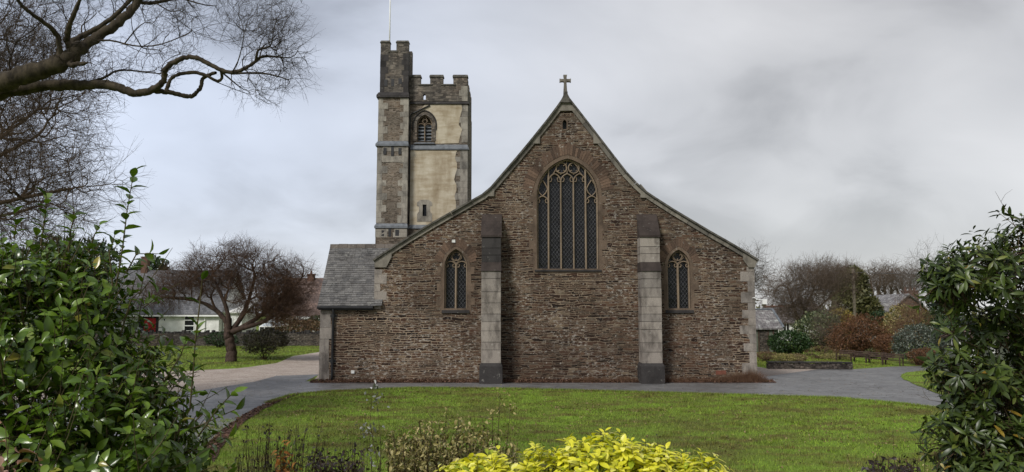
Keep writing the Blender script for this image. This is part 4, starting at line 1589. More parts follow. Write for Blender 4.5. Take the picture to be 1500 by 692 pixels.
# big overhanging tree, its trunk just out of the picture on the left
def over_tree():
    Y = 12.0
    s1 = 1 / 1.977
    q = lambda x, y, d=0.0: np.array(P(x * s1, y * s1, Y + d))
    skel, rad = [], []

    def ch(pts, parent, r0, r1):
        k = chain(skel, pts, parent)
        m = len(pts)
        for i in range(m):
            f = i / max(1, m - 1)
            rad.append((r0 + (r1 - r0) * f) * .42)
        return k
    pxr = Y / FPX * s1
    base = np.array((-10.6, 12.3, 0))
    t = ch([base, base + (.05, 0, 1.5), base + (-.05, -.1, 3.0), base + (.15, -.2, 4.4)], -1, .62, .5)
    # upper heavy limb
    u = ch([q(-120, 285, 0), q(0, 240, -.1), q(90, 215, -.2), q(170, 185, -.2), q(215, 155, -.1)], t, .40, .28)
    u2 = ch([q(260, 120, 0), q(320, 85, .1), q(370, 45, .2), q(400, 5, .3), q(430, -60, .3), q(480, -160, .4)], u, .19, .12)
    ui = len(skel) - 6
    ch([q(430, 12, .4), q(470, 5, .6), q(520, -6, .7), q(600, -30, .9)], ui + 3, .07, .04)
    ch([q(540, 0, .6), q(600, 18, .7), q(625, 15, .8)], len(skel) - 2, .03, .015)
    ch([q(200, 120, .1), q(250, 100, .3), q(320, 60, .4), q(390, -10, .5), q(430, -80, .6)], u, .13, .06)
    ch([q(190, 120, -.2), q(200, 70, -.4), q(225, 20, -.5), q(250, -60, -.6)], u, .12, .05)
    ch([q(175, 100, -.3), q(120, 60, -.6), q(60, 20, -.8), q(20, -50, -1)], u - 1, .09, .04)
    ch([q(320, 115, 0), q(360, 128, -.1), q(410, 137, -.2), q(470, 130, -.3), q(520, 108, -.3), q(560, 95, -.3)], ui, .035, .012)
    ch([q(195, 195, -.2), q(225, 183, -.25), q(245, 186, -.3)], u, .10, .07)
    # long lower limb
    l = ch([q(-120, 285, .4), q(0, 270, .3), q(110, 246, .2), q(200, 250, .2), q(300, 243, .1), q(340, 252, 0), q(400, 276, 0), q(440, 262, 0)], t, .26, .125)
    li = len(skel) - 1
    a = ch([q(482, 266, .1), q(520, 274, .2), q(555, 284, .2), q(573, 265, .2), q(584, 250, .2), q(582, 232, .2), q(600, 218, .2), q(625, 211, .1)], li, .095, .06)
    b = ch([q(470, 243, -.1), q(478, 222, -.1), q(472, 205, -.2), q(505, 178, -.2), q(548, 160, -.2), q(590, 176, -.2), q(630, 200, -.2), q(670, 214, -.2), q(705, 202, -.2), q(740, 180, -.2), q(752, 165, -.2), q(770, 163, -.2)], li, .11, .05)
    bi = len(skel) - 12
    ch([q(484, 255, .1), q(492, 228, .1), q(520, 212, .1), q(570, 209, .1), q(605, 222, .1), q(632, 240, .1), q(645, 226, .1), q(640, 208, 0)], li + 1, .075, .05)
    ch([q(306, 228, .3), q(325, 208, .4), q(360, 202, .4), q(410, 208, .5), q(465, 215, .5)], li - 4, .05, .02)
    e1 = ch([q(745, 150, -.3), q(750, 142, -.3), q(785, 138, -.3), q(790, 110, -.3)], b - 2, .05, .02)
    e2 = ch([q(800, 165, -.1), q(845, 170, 0)], b, .035, .018)
    e3 = ch([q(760, 210, -.2), q(805, 222, -.2), q(840, 232, -.2)], b - 4, .035, .015)
    e4 = ch([q(665, 228, 0), q(690, 250, .1), q(720, 268, .2)], b - 5, .03, .012)
    e5 = ch([q(690, 180, -.4), q(700, 140, -.5), q(710, 90, -.6), q(690, 40, -.6)], b - 4, .025, .01)
    sp = lobes_px([(x * s1, y * s1, Y + d, rx * s1, ry * s1, rd) for x, y, d, rx, ry, rd in (
        (790, 120, -.2, 105, 125, 1.0), (730, 60, -.3, 110, 90, .9), (830, 195, -.1, 60, 75, .7), (745, 250, .1, 75, 60, .7), (820, 40, 0, 60, 60, .6))])
    T = [sample_lobes(sp, 560, .45)]
    sp = lobes_px([(x * s1, y * s1, Y + d, rx * s1, ry * s1, rd) for x, y, d, rx, ry, rd in (
        (520, 70, 0, 120, 100, 1.2), (300, 200, .2, 110, 90, 1.2), (470, 170, .2, 120, 45, 1.0), (120, 60, 0, 150, 110, 1.6), (60, 200, .6, 160, 110, 1.6), (330, -20, .4, 240, 70, 1.4), (560, -20, .6, 110, 60, 1.0))])
    T.append(sample_lobes(sp, 1100, .5))
    T = np.concatenate(T)
    tr, cr = tree_meshes(skel, T, bf=.4, tip=.0034, power=1.75, twig=(3, .22, .0019), srad=rad, spread=.75, maxr=.03)
    root = empty('oak_tree', tuple(base), 'big bare tree reaching a crooked mossy limb over the upper left corner', 'tree')
    tr.build('trunk', M['oak'], root)
    cr.build('crown', M['oak_twig'], root)
    rebase(root)


over_tree()


def px_tree(name, label, px, depth, fork_py, lobes, n, barkm, twigm, limbs_px=(), **kw):
    x, _, _ = P(px, 459, depth)
    base = (x, depth, 0)
    fork = (x + RNG.normal(0, .1), depth, P(px, fork_py, depth)[2])
    limbs = [[np.array(P(a, b, depth + d)) for a, b, d in l] for l in limbs_px]
    return bare_tree(name, label, base, fork, limbs, lobes_px(lobes), n, barkm, twigm, **kw)


px_tree('bare_tree', 'tall bare tree with fine brown twigs behind the camellia, at the left edge', -90, 19, 330,
        [(-20, 240, 19, 180, 110, 2.4), (-40, 120, 19, 160, 120, 2.4), (60, 280, 18.5, 115, 70, 1.8), (20, 40, 19, 90, 80, 2.0)], 2200, M['brown_twig'], M['brown_twig'],
        [[(-60, 280, 0), (-10, 230, 0), (60, 200, .3)], [(-70, 240, .2), (-60, 150, .5), (-20, 60, .5)], [(-50, 310, 0), (30, 290, 0), (110, 275, -.3)]], trunk_r=.12, bf=.4, tip=.0055, power=1.9, twig=(4, .5, .0036), spread=.5, maxr=.05)
px_tree('bare_tree', 'bare brown tree filling the gap under the crooked limb of the oak', -150, 25, 300,
        [(10, 180, 25, 150, 140, 2.5), (-20, 330, 25, 140, 70, 2.5), (60, 130, 25, 90, 80, 2.0)], 1500, M['brown_twig'], M['brown_twig'],
        [[(-60, 260, 0), (0, 200, 0), (60, 160, 0)], [(-80, 320, 0), (0, 320, 0), (60, 300, 0)]], trunk_r=.14, bf=.4, tip=.0065, power=1.9, twig=(4, .6, .0045), spread=.5, maxr=.06)
px_tree('cherry_tree', 'small spreading bare cherry tree standing on the grass left of the church', 342, 48.8, 488,
        [(392, 432, 48.8, 58, 40, 2.2), (345, 390, 49, 70, 36, 2.4), (288, 412, 49, 58, 28, 2.0), (418, 412, 48.5, 42, 36, 1.8), (405, 455, 48.5, 45, 20, 1.5), (230, 432, 49, 45, 20, 1.2)], 2500, M['cherry'], M['red_twig'],
        [[(332, 470, 0), (315, 452, .2), (290, 440, .3), (255, 436, .3), (222, 436, .3)], [(336, 475, -.2), (330, 440, -.4), (310, 405, -.6)], [(352, 470, .2), (365, 440, .5), (375, 400, .6)],
         [(355, 480, 0), (378, 466, 0), (398, 450, -.2), (430, 420, -.2), (445, 405, -.2)], [(350, 482, -.3), (385, 473, -.6), (410, 458, -.8)]], trunk_r=.29, bf=.3, tip=.010, power=1.9, twig=(6, .6, .0058), spread=.65, droop=.08, maxr=.10)

EVL = 'trees behind the churchyard'
px_tree('bare_tree', 'pale grey bare tree rising behind the right-hand corner of the church', 1098, 105, 440,
        [(1095, 395, 105, 38, 36, 4), (1110, 415, 105, 28, 30, 3), (1075, 400, 105, 30, 30, 3)], 600, M['grey_twig'], M['grey_twig'], [[(1100, 420, 0), (1105, 390, 0)]], trunk_r=.3, bf=.3, tip=.018, twig=(3, 1.3, .011), maxr=.2)
px_tree('bare_tree', 'broad domed bare tree with dense brown twigs between shed and telegraph pole', 1172, 74, 478,
        [(1170, 425, 74, 46, 40, 3.2), (1200, 410, 75, 48, 28, 3), (1150, 445, 74, 34, 34, 2.6), (1225, 415, 76, 30, 26, 2.5), (1185, 455, 74, 45, 25, 2.4)], 1700, M['brown_twig'], M['pale_twig'],
        [[(1165, 455, 0), (1155, 425, 0)], [(1178, 455, 0), (1192, 425, 0), (1200, 405, 0)], [(1180, 465, 0), (1205, 445, 0), (1230, 425, 0)]], trunk_r=.2, bf=.35, tip=.011, power=1.9, twig=(6, .8, .0072), spread=.6, maxr=.12)
px_tree('bare_tree', 'bare brown tree with arching crown just left of the telegraph pole', 1232, 92, 460,
        [(1235, 412, 92, 30, 28, 3), (1215, 405, 92, 30, 20, 3), (1245, 425, 92, 22, 24, 3)], 700, M['brown_twig'], M['pale_twig'], [[(1232, 435, 0), (1225, 410, 0)]], trunk_r=.3, bf=.25, tip=.017, twig=(5, 1.1, .009), spread=.6, maxr=.15)
for k, (px, h, lb) in enumerate(((1283, 452, 'bare dark tree with upright forked trunks just right of the telegraph pole'), (1301, 452, 'tallest bare tree behind the pale lichened roof'), (1328, 455, 'bare tree behind the chimney stack of the lichened-roof house'))):
    px_tree('bare_tree', lb, px, 112 + 3 * k, h - 4,
            [(px - 4 + 6 * k, 412, 112 + 3 * k, 26, 25, 4), (px + 8, 405 + 3 * k, 112 + 3 * k, 20, 18, 3)], 520, M['pale_twig'], M['pale_twig'],
            [[(px - 5, 430, 0), (px - 8, 405, 0)], [(px + 4, 432, 0), (px + 7, 402, 0)], [(px - 10, 435, 0), (px - 18, 415, 0)]], group=EVL, trunk_r=.36, bf=.35, tip=.02, twig=(2, 1.3, .011), maxr=.25)
px_tree('bare_tree', 'thin grey bare tree showing its twigs beside the rhododendron', 1368, 60, 470,
        [(1365, 400, 60, 34, 45, 2), (1340, 425, 60, 26, 30, 2), (1390, 430, 60, 30, 40, 2)], 420, M['grey_twig'], M['grey_twig'], [[(1365, 440, 0), (1362, 410, 0)]], trunk_r=.14, bf=.3, tip=.009, twig=(3, .9, .006), maxr=.1)
px_tree('bare_tree', 'low brown bare thicket tree in front of the brown tiled house', 428, 77, 478,
        [(425, 455, 77, 30, 26, 2), (450, 470, 77, 28, 16, 2), (400, 452, 77, 22, 22, 1.5)], 500, M['red_twig'], M['red_twig'], [], trunk_r=.12, bf=.3, tip=.01, twig=(3, .7, .007), maxr=.08)


px_tree('bare_shrub', 'tall twiggy bare shrub between the rust-orange bush and the variegated one', 1222, 58, 500,
        [(1220, 470, 58, 26, 30, 1.2), (1212, 492, 58, 20, 18, 1.0)], 420, M['pale_twig'], M['pale_twig'], [[(1216, 480, 0), (1212, 462, 0)], [(1228, 478, 0), (1232, 460, 0)]], cat='shrub', trunk_r=.05, bf=.5, tip=.007, twig=(3, .5, .005), spread=.5, maxr=.05)
px_tree('bare_shrub', 'tangled bare shrub with straw-brown twigs in front of the golden brown shrub', 1338, 54, 505,
        [(1338, 470, 54, 26, 36, 1.2), (1318, 490, 54, 22, 20, 1.0)], 460, M['pale_twig'], M['weed'], [[(1332, 480, 0), (1326, 458, 0)], [(1344, 478, 0), (1350, 452, 0)]], cat='shrub', trunk_r=.05, bf=.5, tip=.007, twig=(3, .5, .005), spread=.5, maxr=.05)

# ------------------------------------------------------------------ leafy shrubs and evergreens (far and middle distance)
def shell(lobes, n, depth=.16, lump=.14, zmin=0.0):
    area = np.array([(r[0] * r[1] + r[0] * r[2] + r[1] * r[2]) for _, r in lobes])
    idx = RNG.choice(len(lobes), n, p=area / area.sum())
    c = np.array([l[0] for l in lobes])[idx]
    r = np.array([l[1] for l in lobes])[idx]
    d = unit(RNG.normal(0, 1, (n, 3)))
    f = 1 - np.abs(RNG.normal(0, depth, n))
    f *= 1 + lump * (np.sin(d[:, 0] * 6 + idx * 1.7) * np.sin(d[:, 2] * 7 + idx) + .6 * np.sin(d[:, 1] * 11 + d[:, 0] * 9 + 3 * idx) * np.sin(d[:, 2] * 13))
    p = c + d * r * f[:, None]
    keep = p[:, 2] > zmin
    for j, (cj, rj) in enumerate(lobes):
        inside = (((p - cj) / rj) ** 2).sum(1) < .62
        keep &= ~(inside & (idx != j))
    return p[keep], unit(d / r)[keep]


def leafy(name, label, base, lobes, n, size, leafmat, stemmat=None, cat='shrub', group=None, aspect=.5, depth=.16, lump=.14, up=.25, rnd=.8, stems=26, trunk=None, zmin=.02):
    root = empty(name, base, label, cat, group)
    p, nr = shell(lobes, int(n * 2.3), depth, lump, zmin)
    k = len(p)
    ax = unit(nr * .7 + RNG.normal(0, rnd, (k, 3)) + np.array((0, 0, up)))
    L = size * RNG.uniform(.6, 1.4, k)
    V, F = diamonds(p, ax, unit(nr + RNG.normal(0, .6, (k, 3)) + np.array((0, 0, .3))), L, L * aspect)
    cl_ = Cloud()
    cl_.add(V, F)
    cl_.build('crown' if trunk else 'foliage', leafmat, root, smooth=False)
    b = np.array(base, float)
    st = Cloud()
    q = p[RNG.choice(k, min(stems, k), replace=False)]
    zt = max(l[0][2] + l[1][2] for l in lobes)
    if trunk:
        r = trunk
        V, F = tube_np(np.array([b, b + (0.03, 0, (zt - b[2]) * .4), b + (0, 0.02, (zt - b[2]) * .85)]), np.array([r, r * .8, r * .25]), 8)
        st.add(V, F)
    for e in q:
        if trunk:
            s0 = b + np.array((0, 0, (zt - b[2]) * random.uniform(.15, .75)))
        else:
            s0 = b + np.array((random.uniform(-.15, .15), random.uniform(-.15, .15), 0))
        mid = s0 * .5 + e * .5 + np.array((0, 0, -.05 if trunk else .12 * (e[2] - b[2])))
        rr = .03 if trunk else .014
        V, F = tube_np(np.array([s0, mid, s0 + (e - s0) * .96]), np.array([rr, rr * .7, rr * .3]), 4)
        st.add(V, F)
    st.build('trunk' if trunk else 'stem', stemmat or M['cherry'], root)
    return rebase(root)


def bush_px(name, label, px, base_py, Yd, lobes, n, size, mat, **kw):
    x = P(px, base_py, Yd)[0]
    return leafy(name, label, (x, Yd, 0), lobes_px([(a, b, Yd + d, rx, ry, rd) for a, b, d, rx, ry, rd in lobes]), n, size, M[mat], **kw)


bush_px('round_shrub', 'rounded shrub with dark reddish middle beside the cherry tree trunk', 387, 522, 51.5, [(388, 500, 0, 30, 17, 1.2), (372, 503, .3, 18, 15, .9), (405, 498, 0, 20, 13, .9)], 2600, .13, 'photinia', stemmat=M['red_twig'], depth=.3, lump=.25)
bush_px('round_shrub', 'low dark green shrub at the foot of the churchyard wall left of the cherry trunk', 320, 507, 69, [(320, 497, 0, 20, 9, .8), (335, 499, 0, 14, 8, .7)], 900, .16, 'evergreen')
bush_px('evergreen_tree', 'dark evergreen tree behind the white cottage chimney', 222, 470, 98, [(222, 402, 0, 24, 24, 2), (205, 416, 0, 24, 26, 2), (240, 416, 1, 20, 22, 1.5), (222, 455, 0, 36, 32, 2.5)], 2600, .5, 'evergreen', cat='tree', trunk=.25)
bush_px('evergreen_tree', 'dark evergreen tree showing above the camellia left of the cottage roof', 120, 470, 80, [(120, 390, 0, 40, 38, 2.5), (150, 384, 0, 22, 26, 2), (80, 385, 0, 40, 40, 2.5), (105, 455, 0, 62, 45, 3)], 3600, .42, 'evergreen', cat='tree', trunk=.25)
bush_px('hedge', 'green clipped hedge against the brown tiled house', 468, 490, 82, [(468, 474, 0, 22, 11, 1), (440, 482, 0, 20, 8, .8)], 1400, .2, 'ever_green2', cat='hedge')
bush_px('dry_shrub', 'brown twiggy shrub row behind the churchyard wall under the tiled house', 448, 490, 75, [(450, 480, 0, 30, 10, .8), (420, 476, 0, 20, 14, .8)], 1500, .16, 'heather')
# right-hand garden
bush_px('evergreen_tree', 'tall olive green conifer directly behind the telegraph pole', 1248, 480, 86, [(1248, 440, 0, 26, 26, 2), (1250, 415, 0, 17, 22, 1.5), (1268, 452, 0, 20, 18, 1.6), (1236, 455, -1, 16, 20, 1.5)], 3600, .38, 'olive', cat='tree', trunk=.22)
bush_px('laurel_shrub', 'glossy dark green rounded shrub beside the shed', 1156, 518, 57, [(1156, 501, 0, 24, 16, 1.2), (1142, 503, 0, 15, 14, 1), (1172, 504, 0, 14, 13, 1)], 3000, .15, 'ever_green2')
bush_px('laurel_shrub', 'large variegated shrub with creamy leaves behind the dark rounded one', 1198, 512, 62, [(1200, 481, 0, 30, 24, 1.6), (1182, 490, 0, 20, 20, 1.3), (1215, 488, 0, 18, 22, 1.3)], 3600, .19, 'variegated')
bush_px('laurel_shrub', 'yellowish olive shrub between the variegated shrub and the rust-coloured bush', 1232, 512, 66, [(1230, 474, 0, 20, 20, 1.3), (1222, 490, 0, 18, 20, 1.2)], 2200, .2, 'yellowish')
bush_px('rust_bush', 'big rust-orange bush below the telegraph pole', 1258, 524, 54, [(1260, 486, 0, 34, 25, 1.5), (1240, 500, .2, 26, 22, 1.3), (1282, 494, 0, 20, 22, 1.2)], 7500, .13, 'rust', stems=420, stemmat=M['red_twig'], aspect=.28, depth=.3, lump=.26)
bush_px('rust_bush', 'small domed reddish weeping bush behind the benches', 1296, 528, 50, [(1296, 505, 0, 16, 14, .7), (1304, 510, 0, 10, 14, .6)], 3200, .10, 'rust', stems=90, stemmat=M['red_twig'], aspect=.25, depth=.3)
bush_px('laurel_shrub', 'dark holly-like shrub showing just right of the rust-orange bush', 1290, 510, 64, [(1288, 474, 0, 16, 17, 1.2), (1300, 484, 0, 14, 14, 1)], 1900, .2, 'evergreen')
bush_px('laurel_shrub', 'tall golden brown shrub in front of the lichened-roof house', 1322, 515, 62, [(1322, 468, 0, 22, 22, 1.4), (1345, 478, 0, 26, 26, 1.5), (1310, 484, 0, 18, 18, 1.2)], 3200, .17, 'drymix', depth=.3, stems=80)
bush_px('laurel_shrub', 'grey-green rounded shrub at the end of the bench row', 1345, 528, 47, [(1345, 498, 0, 30, 22, 1.2), (1328, 508, 0, 18, 18, .9), (1362, 505, 0, 20, 20, 1)], 3400, .12, 'greygreen')
bush_px('laurel_shrub', 'bright green shrub partly behind the rhododendron and golden shrub', 1378, 520, 58, [(1382, 470, 0, 22, 26, 1.3), (1372, 490, 0, 16, 20, 1.1)], 2200, .16, 'ever_green2')
bush_px('rust_bush', 'low reddish bush at the road edge below the grey-green shrub', 1344, 533, 45.5, [(1344, 522, 0, 14, 10, .6), (1358, 520, 0, 12, 10, .6)], 1300, .09, 'rust', stems=60, stemmat=M['red_twig'], aspect=.3)
bush_px('round_shrub', 'small olive domed shrub behind the bench row', 1277, 524, 51.5, [(1276, 519, 0, 9, 7, .5)], 700, .09, 'olive')
for k, (px, py, dp, rx, ry, mt, lb) in enumerate(((1204, 518, 52, 26, 11, 'heather', 'wide brown heather mound behind the grass bed'), (1122, 521, 49.5, 16, 5, 'heather', 'low brown heather patch nearest the church corner'),
                                                (1148, 524, 46.5, 14, 5, 'drymix', 'low straw-coloured heather patch near the low stone edging'), (1166, 524, 47, 14, 5, 'drytan', 'low tan heather patch right of the straw-coloured one'), (1225, 523, 51, 22, 5, 'drymix', 'low olive heather strip left of the benches'))):
    bush_px('heather_mound', lb, px, py + 5, dp, [(px, py, 0, rx, ry, .8), (px + rx * .4, py + 1, .3, rx * .6, ry * .8, .6)], 1500, .08, mt, aspect=.25, stems=40, lump=.2)
# distant wood closing the view between and behind the gardens
far = Cloud()
for k in range(70):
    a = -1.05 + 2.1 * k / 69
    Y = random.uniform(170, 200)
    x = Y * math.tan(a * .95)
    h = random.uniform(3.5, 7.5)
    lb = [(np.array((x, Y, h * .45)), np.array((random.uniform(4, 7), 4, h * .6)))]
    p, nr = shell(lb, 260, .2, .2, 0)
    V, F = diamonds(p, unit(nr + RNG.normal(0, .8, p.shape)), nr, RNG.uniform(.7, 1.5, len(p)), RNG.uniform(.4, .8, len(p)))
    far.add(V, F)
tag(far.build('distant_woods', M['olive'], None, False), 'dark far-off belt of woodland behind the houses', 'woodland', None, 'stuff')

# ------------------------------------------------------------------ cottages, shed, walls
def win_part(parent, x0, x1, z0, z1, yf, bars=(1, 1), fw=.07, mat='white'):
    b = MB()
    b.box(x0, x1, yf - .05, yf - .002, z0, z0 + fw)
    b.box(x0, x1, yf - .05, yf - .002, z1 - fw, z1)
    b.box(x0, x0 + fw, yf - .048, yf - .003, z0 + fw, z1 - fw)
    b.box(x1 - fw, x1, yf - .048, yf - .003, z0 + fw, z1 - fw)
    for i in range(1, bars[0] + 1):
        x = x0 + (x1 - x0) * i / (bars[0] + 1)
        b.box(x - fw * .4, x + fw * .4, yf - .046, yf - .004, z0 + fw, z1 - fw)
    for i in range(1, bars[1] + 1):
        z = z0 + (z1 - z0) * i / (bars[1] + 1)
        b.box(x0 + fw, x1 - fw, yf - .044, yf - .005, z - fw * .5, z + fw * .5)
    f = b.build('window', M[mat], parent)
    b = MB()
    b.box(x0 + fw, x1 - fw, yf - .02, yf - .001, z0 + fw, z1 - fw)
    b.build('pane', M['darkglass'], f)
    return f


def house(name, label, x0, x1, y0, y1, ze, zr, wm, rm, over=.25, hip=(0, 0), gable_front=False):
    """long house: ridge along x (or along y for gable_front)"""
    root = empty(name, ((x0 + x1) / 2, y0, 0), label, 'house')
    b = MB()
    if not gable_front:
        ym = (y0 + y1) / 2
        V = [(x0, y0, -.1), (x1, y0, -.1), (x1, y1, -.1), (x0, y1, -.1), (x0, y0, ze), (x1, y0, ze), (x1, y1, ze), (x0, y1, ze), (x0 + hip[0], ym, zr - .15), (x1 - hip[1], ym, zr - .15)]
        b.add(V, [(0, 1, 5, 4), (2, 3, 7, 6), (1, 2, 6, 9, 5), (3, 0, 4, 8, 7), (4, 5, 9, 8), (6, 7, 8, 9)])
        b.build('wall', wm, root)
        r = MB()
        sl_ = (zr - ze) / (ym - y0)
        xa, xb = x0 - over, x1 + over
        ra, rb = (x0 + hip[0] - (over if not hip[0] else 0)), (x1 - hip[1] + (over if not hip[1] else 0))
        for yy in (y0 - over, y1 + over):
            zz = ze - over * sl_
            r.hexa([(xa, yy, zz), (xb, yy, zz), (rb, ym, zr), (ra, ym, zr), (xa, yy, zz + .14), (xb, yy, zz + .14), (rb, ym, zr + .14), (ra, ym, zr + .14)])
        for h, xe, rr_, s in ((hip[0], xa, ra, -1), (hip[1], xb, rb, 1)):
            if h:
                zz = ze - over * sl_
                r.add([(xe, y0 - over, zz + .14), (xe, y1 + over, zz + .14), (rr_, ym, zr + .14)], [(0, 1, 2)])
        rf = r.build('roof', rm, root)
    else:
        xm = (x0 + x1) / 2
        b.prism_xz([(x0, -.1), (x1, -.1), (x1, ze), (xm, zr - .15), (x0, ze)], y0, y1)
        b.build('wall', wm, root)
        r = MB()
        s_ = (zr - ze) / (xm - x0)
        for xe in (x0 - over, x1 + over):
            zz = ze - over * s_
            r.hexa([(xe, y0 - over, zz), (xe, y1 + over, zz), (xm, y1 + over, zr), (xm, y0 - over, zr), (xe, y0 - over, zz + .14), (xe, y1 + over, zz + .14), (xm, y1 + over, zr + .14), (xm, y0 - over, zr + .14)])
        rf = r.build('roof', rm, root)
    return root, rf


def chimney(rf, x, y, z0, z1, w, mat, pots=1, potmat='terracotta', d=None):
    d = d or w
    b = MB()
    b.box(x - w / 2, x + w / 2, y - d / 2, y + d / 2, z0, z1)
    b.box(x - w / 2 - .06, x + w / 2 + .06, y - d / 2 - .06, y + d / 2 + .06, z1, z1 + .12)
    for i in range(pots):
        px_ = x + (i - (pots - 1) / 2) * w / max(1, pots)
        b.tube([(px_, y, z1 + .1), (px_, y, z1 + .55)], [.14, .11], 8)
    return b.build('chimney', M[mat], rf)


CY = 86.0
hx_ = lambda px, Y=CY: P(px, 459, Y)[0]
hz2 = lambda py, Y=CY: P(300, py, Y)[2]
root, rf = house('cottage', 'white single-storey cottage with large slate roof and red door behind the churchyard wall', hx_(60), hx_(321), CY, CY + 9, hz2(457), P(250, 398, CY + 4.5)[2], M['offwhite'], M['cottage_roof'], .35)
zc_ = P(213, 378, CY + 4.5)[2]
chimney(rf, P(213, 390, CY + 4.5)[0], CY + 4.5, P(213, 402, CY + 4.5)[2] - .5, zc_, 0.7, 'brick', 1)
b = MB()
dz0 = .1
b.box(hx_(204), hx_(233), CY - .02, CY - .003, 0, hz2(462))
pr = b.build('porch_shade_panel', M['black'], root)  # flat black panel on the wall, painted shade of the recessed porch
b = MB()
b.box(hx_(212), hx_(229), CY - .07, CY - .022, 0, hz2(466))
dr = b.build('door', M['red'], root)
b = MB()
b.box(hx_(226), hx_(227), CY - .12, CY - .072, 1.0, 1.15)
b.build('handle', M['wire'], dr)
win_part(root, hx_(270), hx_(286), 1.0, hz2(461), CY, (0, 2), .1)
win_part(root, hx_(240), hx_(243), 2.1, 2.35, CY, (0, 0), .04)
b = MB()
b.tube([(hx_(301), CY - .1, 0), (hx_(301), CY - .1, hz2(458))], .06, 6)
b.build('downpipe', M['white'], root)
b = MB()
b.box(hx_(60), hx_(325), CY - .42, CY - .36, hz2(457) - .5, hz2(457) - .34)
b.build('fascia', M['white'], root)
b = MB()
x0_, x1_ = hx_(322), hx_(350)
b.box(x0_ + .01, x1_, CY + 1, CY + 6, -.1, hz2(459))
b.hexa([(x0_, CY + .7, hz2(459)), (x1_ + .3, CY + .7, hz2(459)), (x1_ + .3, CY + 6, hz2(440)), (x0_, CY + 6, hz2(440)), (x0_, CY + .7, hz2(459) + .15), (x1_ + .3, CY + .7, hz2(459) + .15), (x1_ + .3, CY + 6, hz2(440) + .15), (x0_, CY + 6, hz2(440) + .15)])
ann = b.build('annexe', M['offwhite'], root)
f = win_part(ann, hx_(325), hx_(337), 1.0, hz2(465), CY + 1, (0, 0), .1)
for c in list(f.children):
    c.parent = root
rebase(root)

TYH = 96.0
root, rf = house('cottage', 'house with a steep brown tiled roof between the cherry tree and the vestry', hx_(408, TYH), hx_(520, TYH), TYH, TYH + 8, hz2(463, TYH), P(450, 409, TYH + 4)[2], M['offwhite'], M['tile_roof'], .4)
chimney(rf, P(456, 404, TYH + 4)[0], TYH + 4, P(456, 412, TYH + 4)[2] - .6, P(456, 403, TYH + 4)[2], .8, 'brick', 1)
b = MB()
b.box(hx_(404, TYH), hx_(520, TYH), TYH - .5, TYH - .42, hz2(468, TYH), hz2(464, TYH))
b.build('fascia', M['white'], root)
win_part(root, hx_(440, TYH), hx_(455, TYH), .9, 2.2, TYH, (1, 0), .08)
rebase(root)

# hexagonal glass summerhouse behind the wall
def glasshouse():
    Yc = 79.0
    c = np.array((hx_(401, Yc), Yc, 0))
    r = 1.28
    zt, ze = P(401, 466, Yc)[2], P(401, 478.5, Yc)[2]
    root = empty('conservatory', tuple(c), 'small white framed glass conservatory with pointed roof behind the churchyard wall', 'conservatory')
    pts = [c + np.array((r * math.cos(a), r * math.sin(a), 0)) for a in (PI / 8 + PI / 4 * i for i in range(8))]
    fr, gl, rp = MB(), MB(), MB()
    top = c + np.array((0, 0, zt))
    for i in range(8):
        a, b_ = pts[i], pts[(i + 1) % 8]
        A, B = a + np.array((0, 0, ze)), b_ + np.array((0, 0, ze))
        fr.tube([a, A], .06, 6)
        fr.tube([A, B], .06, 6)
        fr.tube([a + (0, 0, .7), b_ + (0, 0, .7)], .05, 6)
        fr.tube([A, top], .045, 6)
        gl.add([a, b_, B, A], [(0, 1, 2, 3)])
        rp.add([A, B, top], [(0, 1, 2)])
    fr.tube([top - (0, 0, .1), top + (0, 0, .35)], .05, 6)
    fr.build('frame', M['white'], root)
    gl.build('glass', M['darkglass'], root)
    rp.build('roof', M['paleglass'], root)
    rebase(root)


glasshouse()


def churchyard_wall():
    Yw = 72.0
    xa, xb = hx_(60, Yw), hx_(520, Yw)
    zt = P(300, 489, Yw)[2]
    root = empty('boundary_wall', ((xa + xb) / 2, Yw, 0), 'long dark stone churchyard wall topped with upright stones in front of the cottage', 'wall')
    b = MB()
    n = 40
    for i in range(n):
        x0, x1 = xa + (xb - xa) * i / n, xa + (xb - xa) * (i + 1) / n
        b.box(x0, x1 - .002, Yw + random.uniform(0, .03), Yw + .5, -.1, zt + random.uniform(-.02, .03))
    b.build('wall', M['gardenwall'], root)
    b = MB()
    x = xa
    while x < xb:
        w = random.uniform(.1, .3)
        h = random.choice((.12, .18, .24, .3))
        b.box(x, x + w, Yw + .02, Yw + .45, zt - .03, zt + h, .03)
        x += w + random.uniform(.01, .12)
    b.build('coping', M['granite_dark'], root)
    rebase(root)


churchyard_wall()

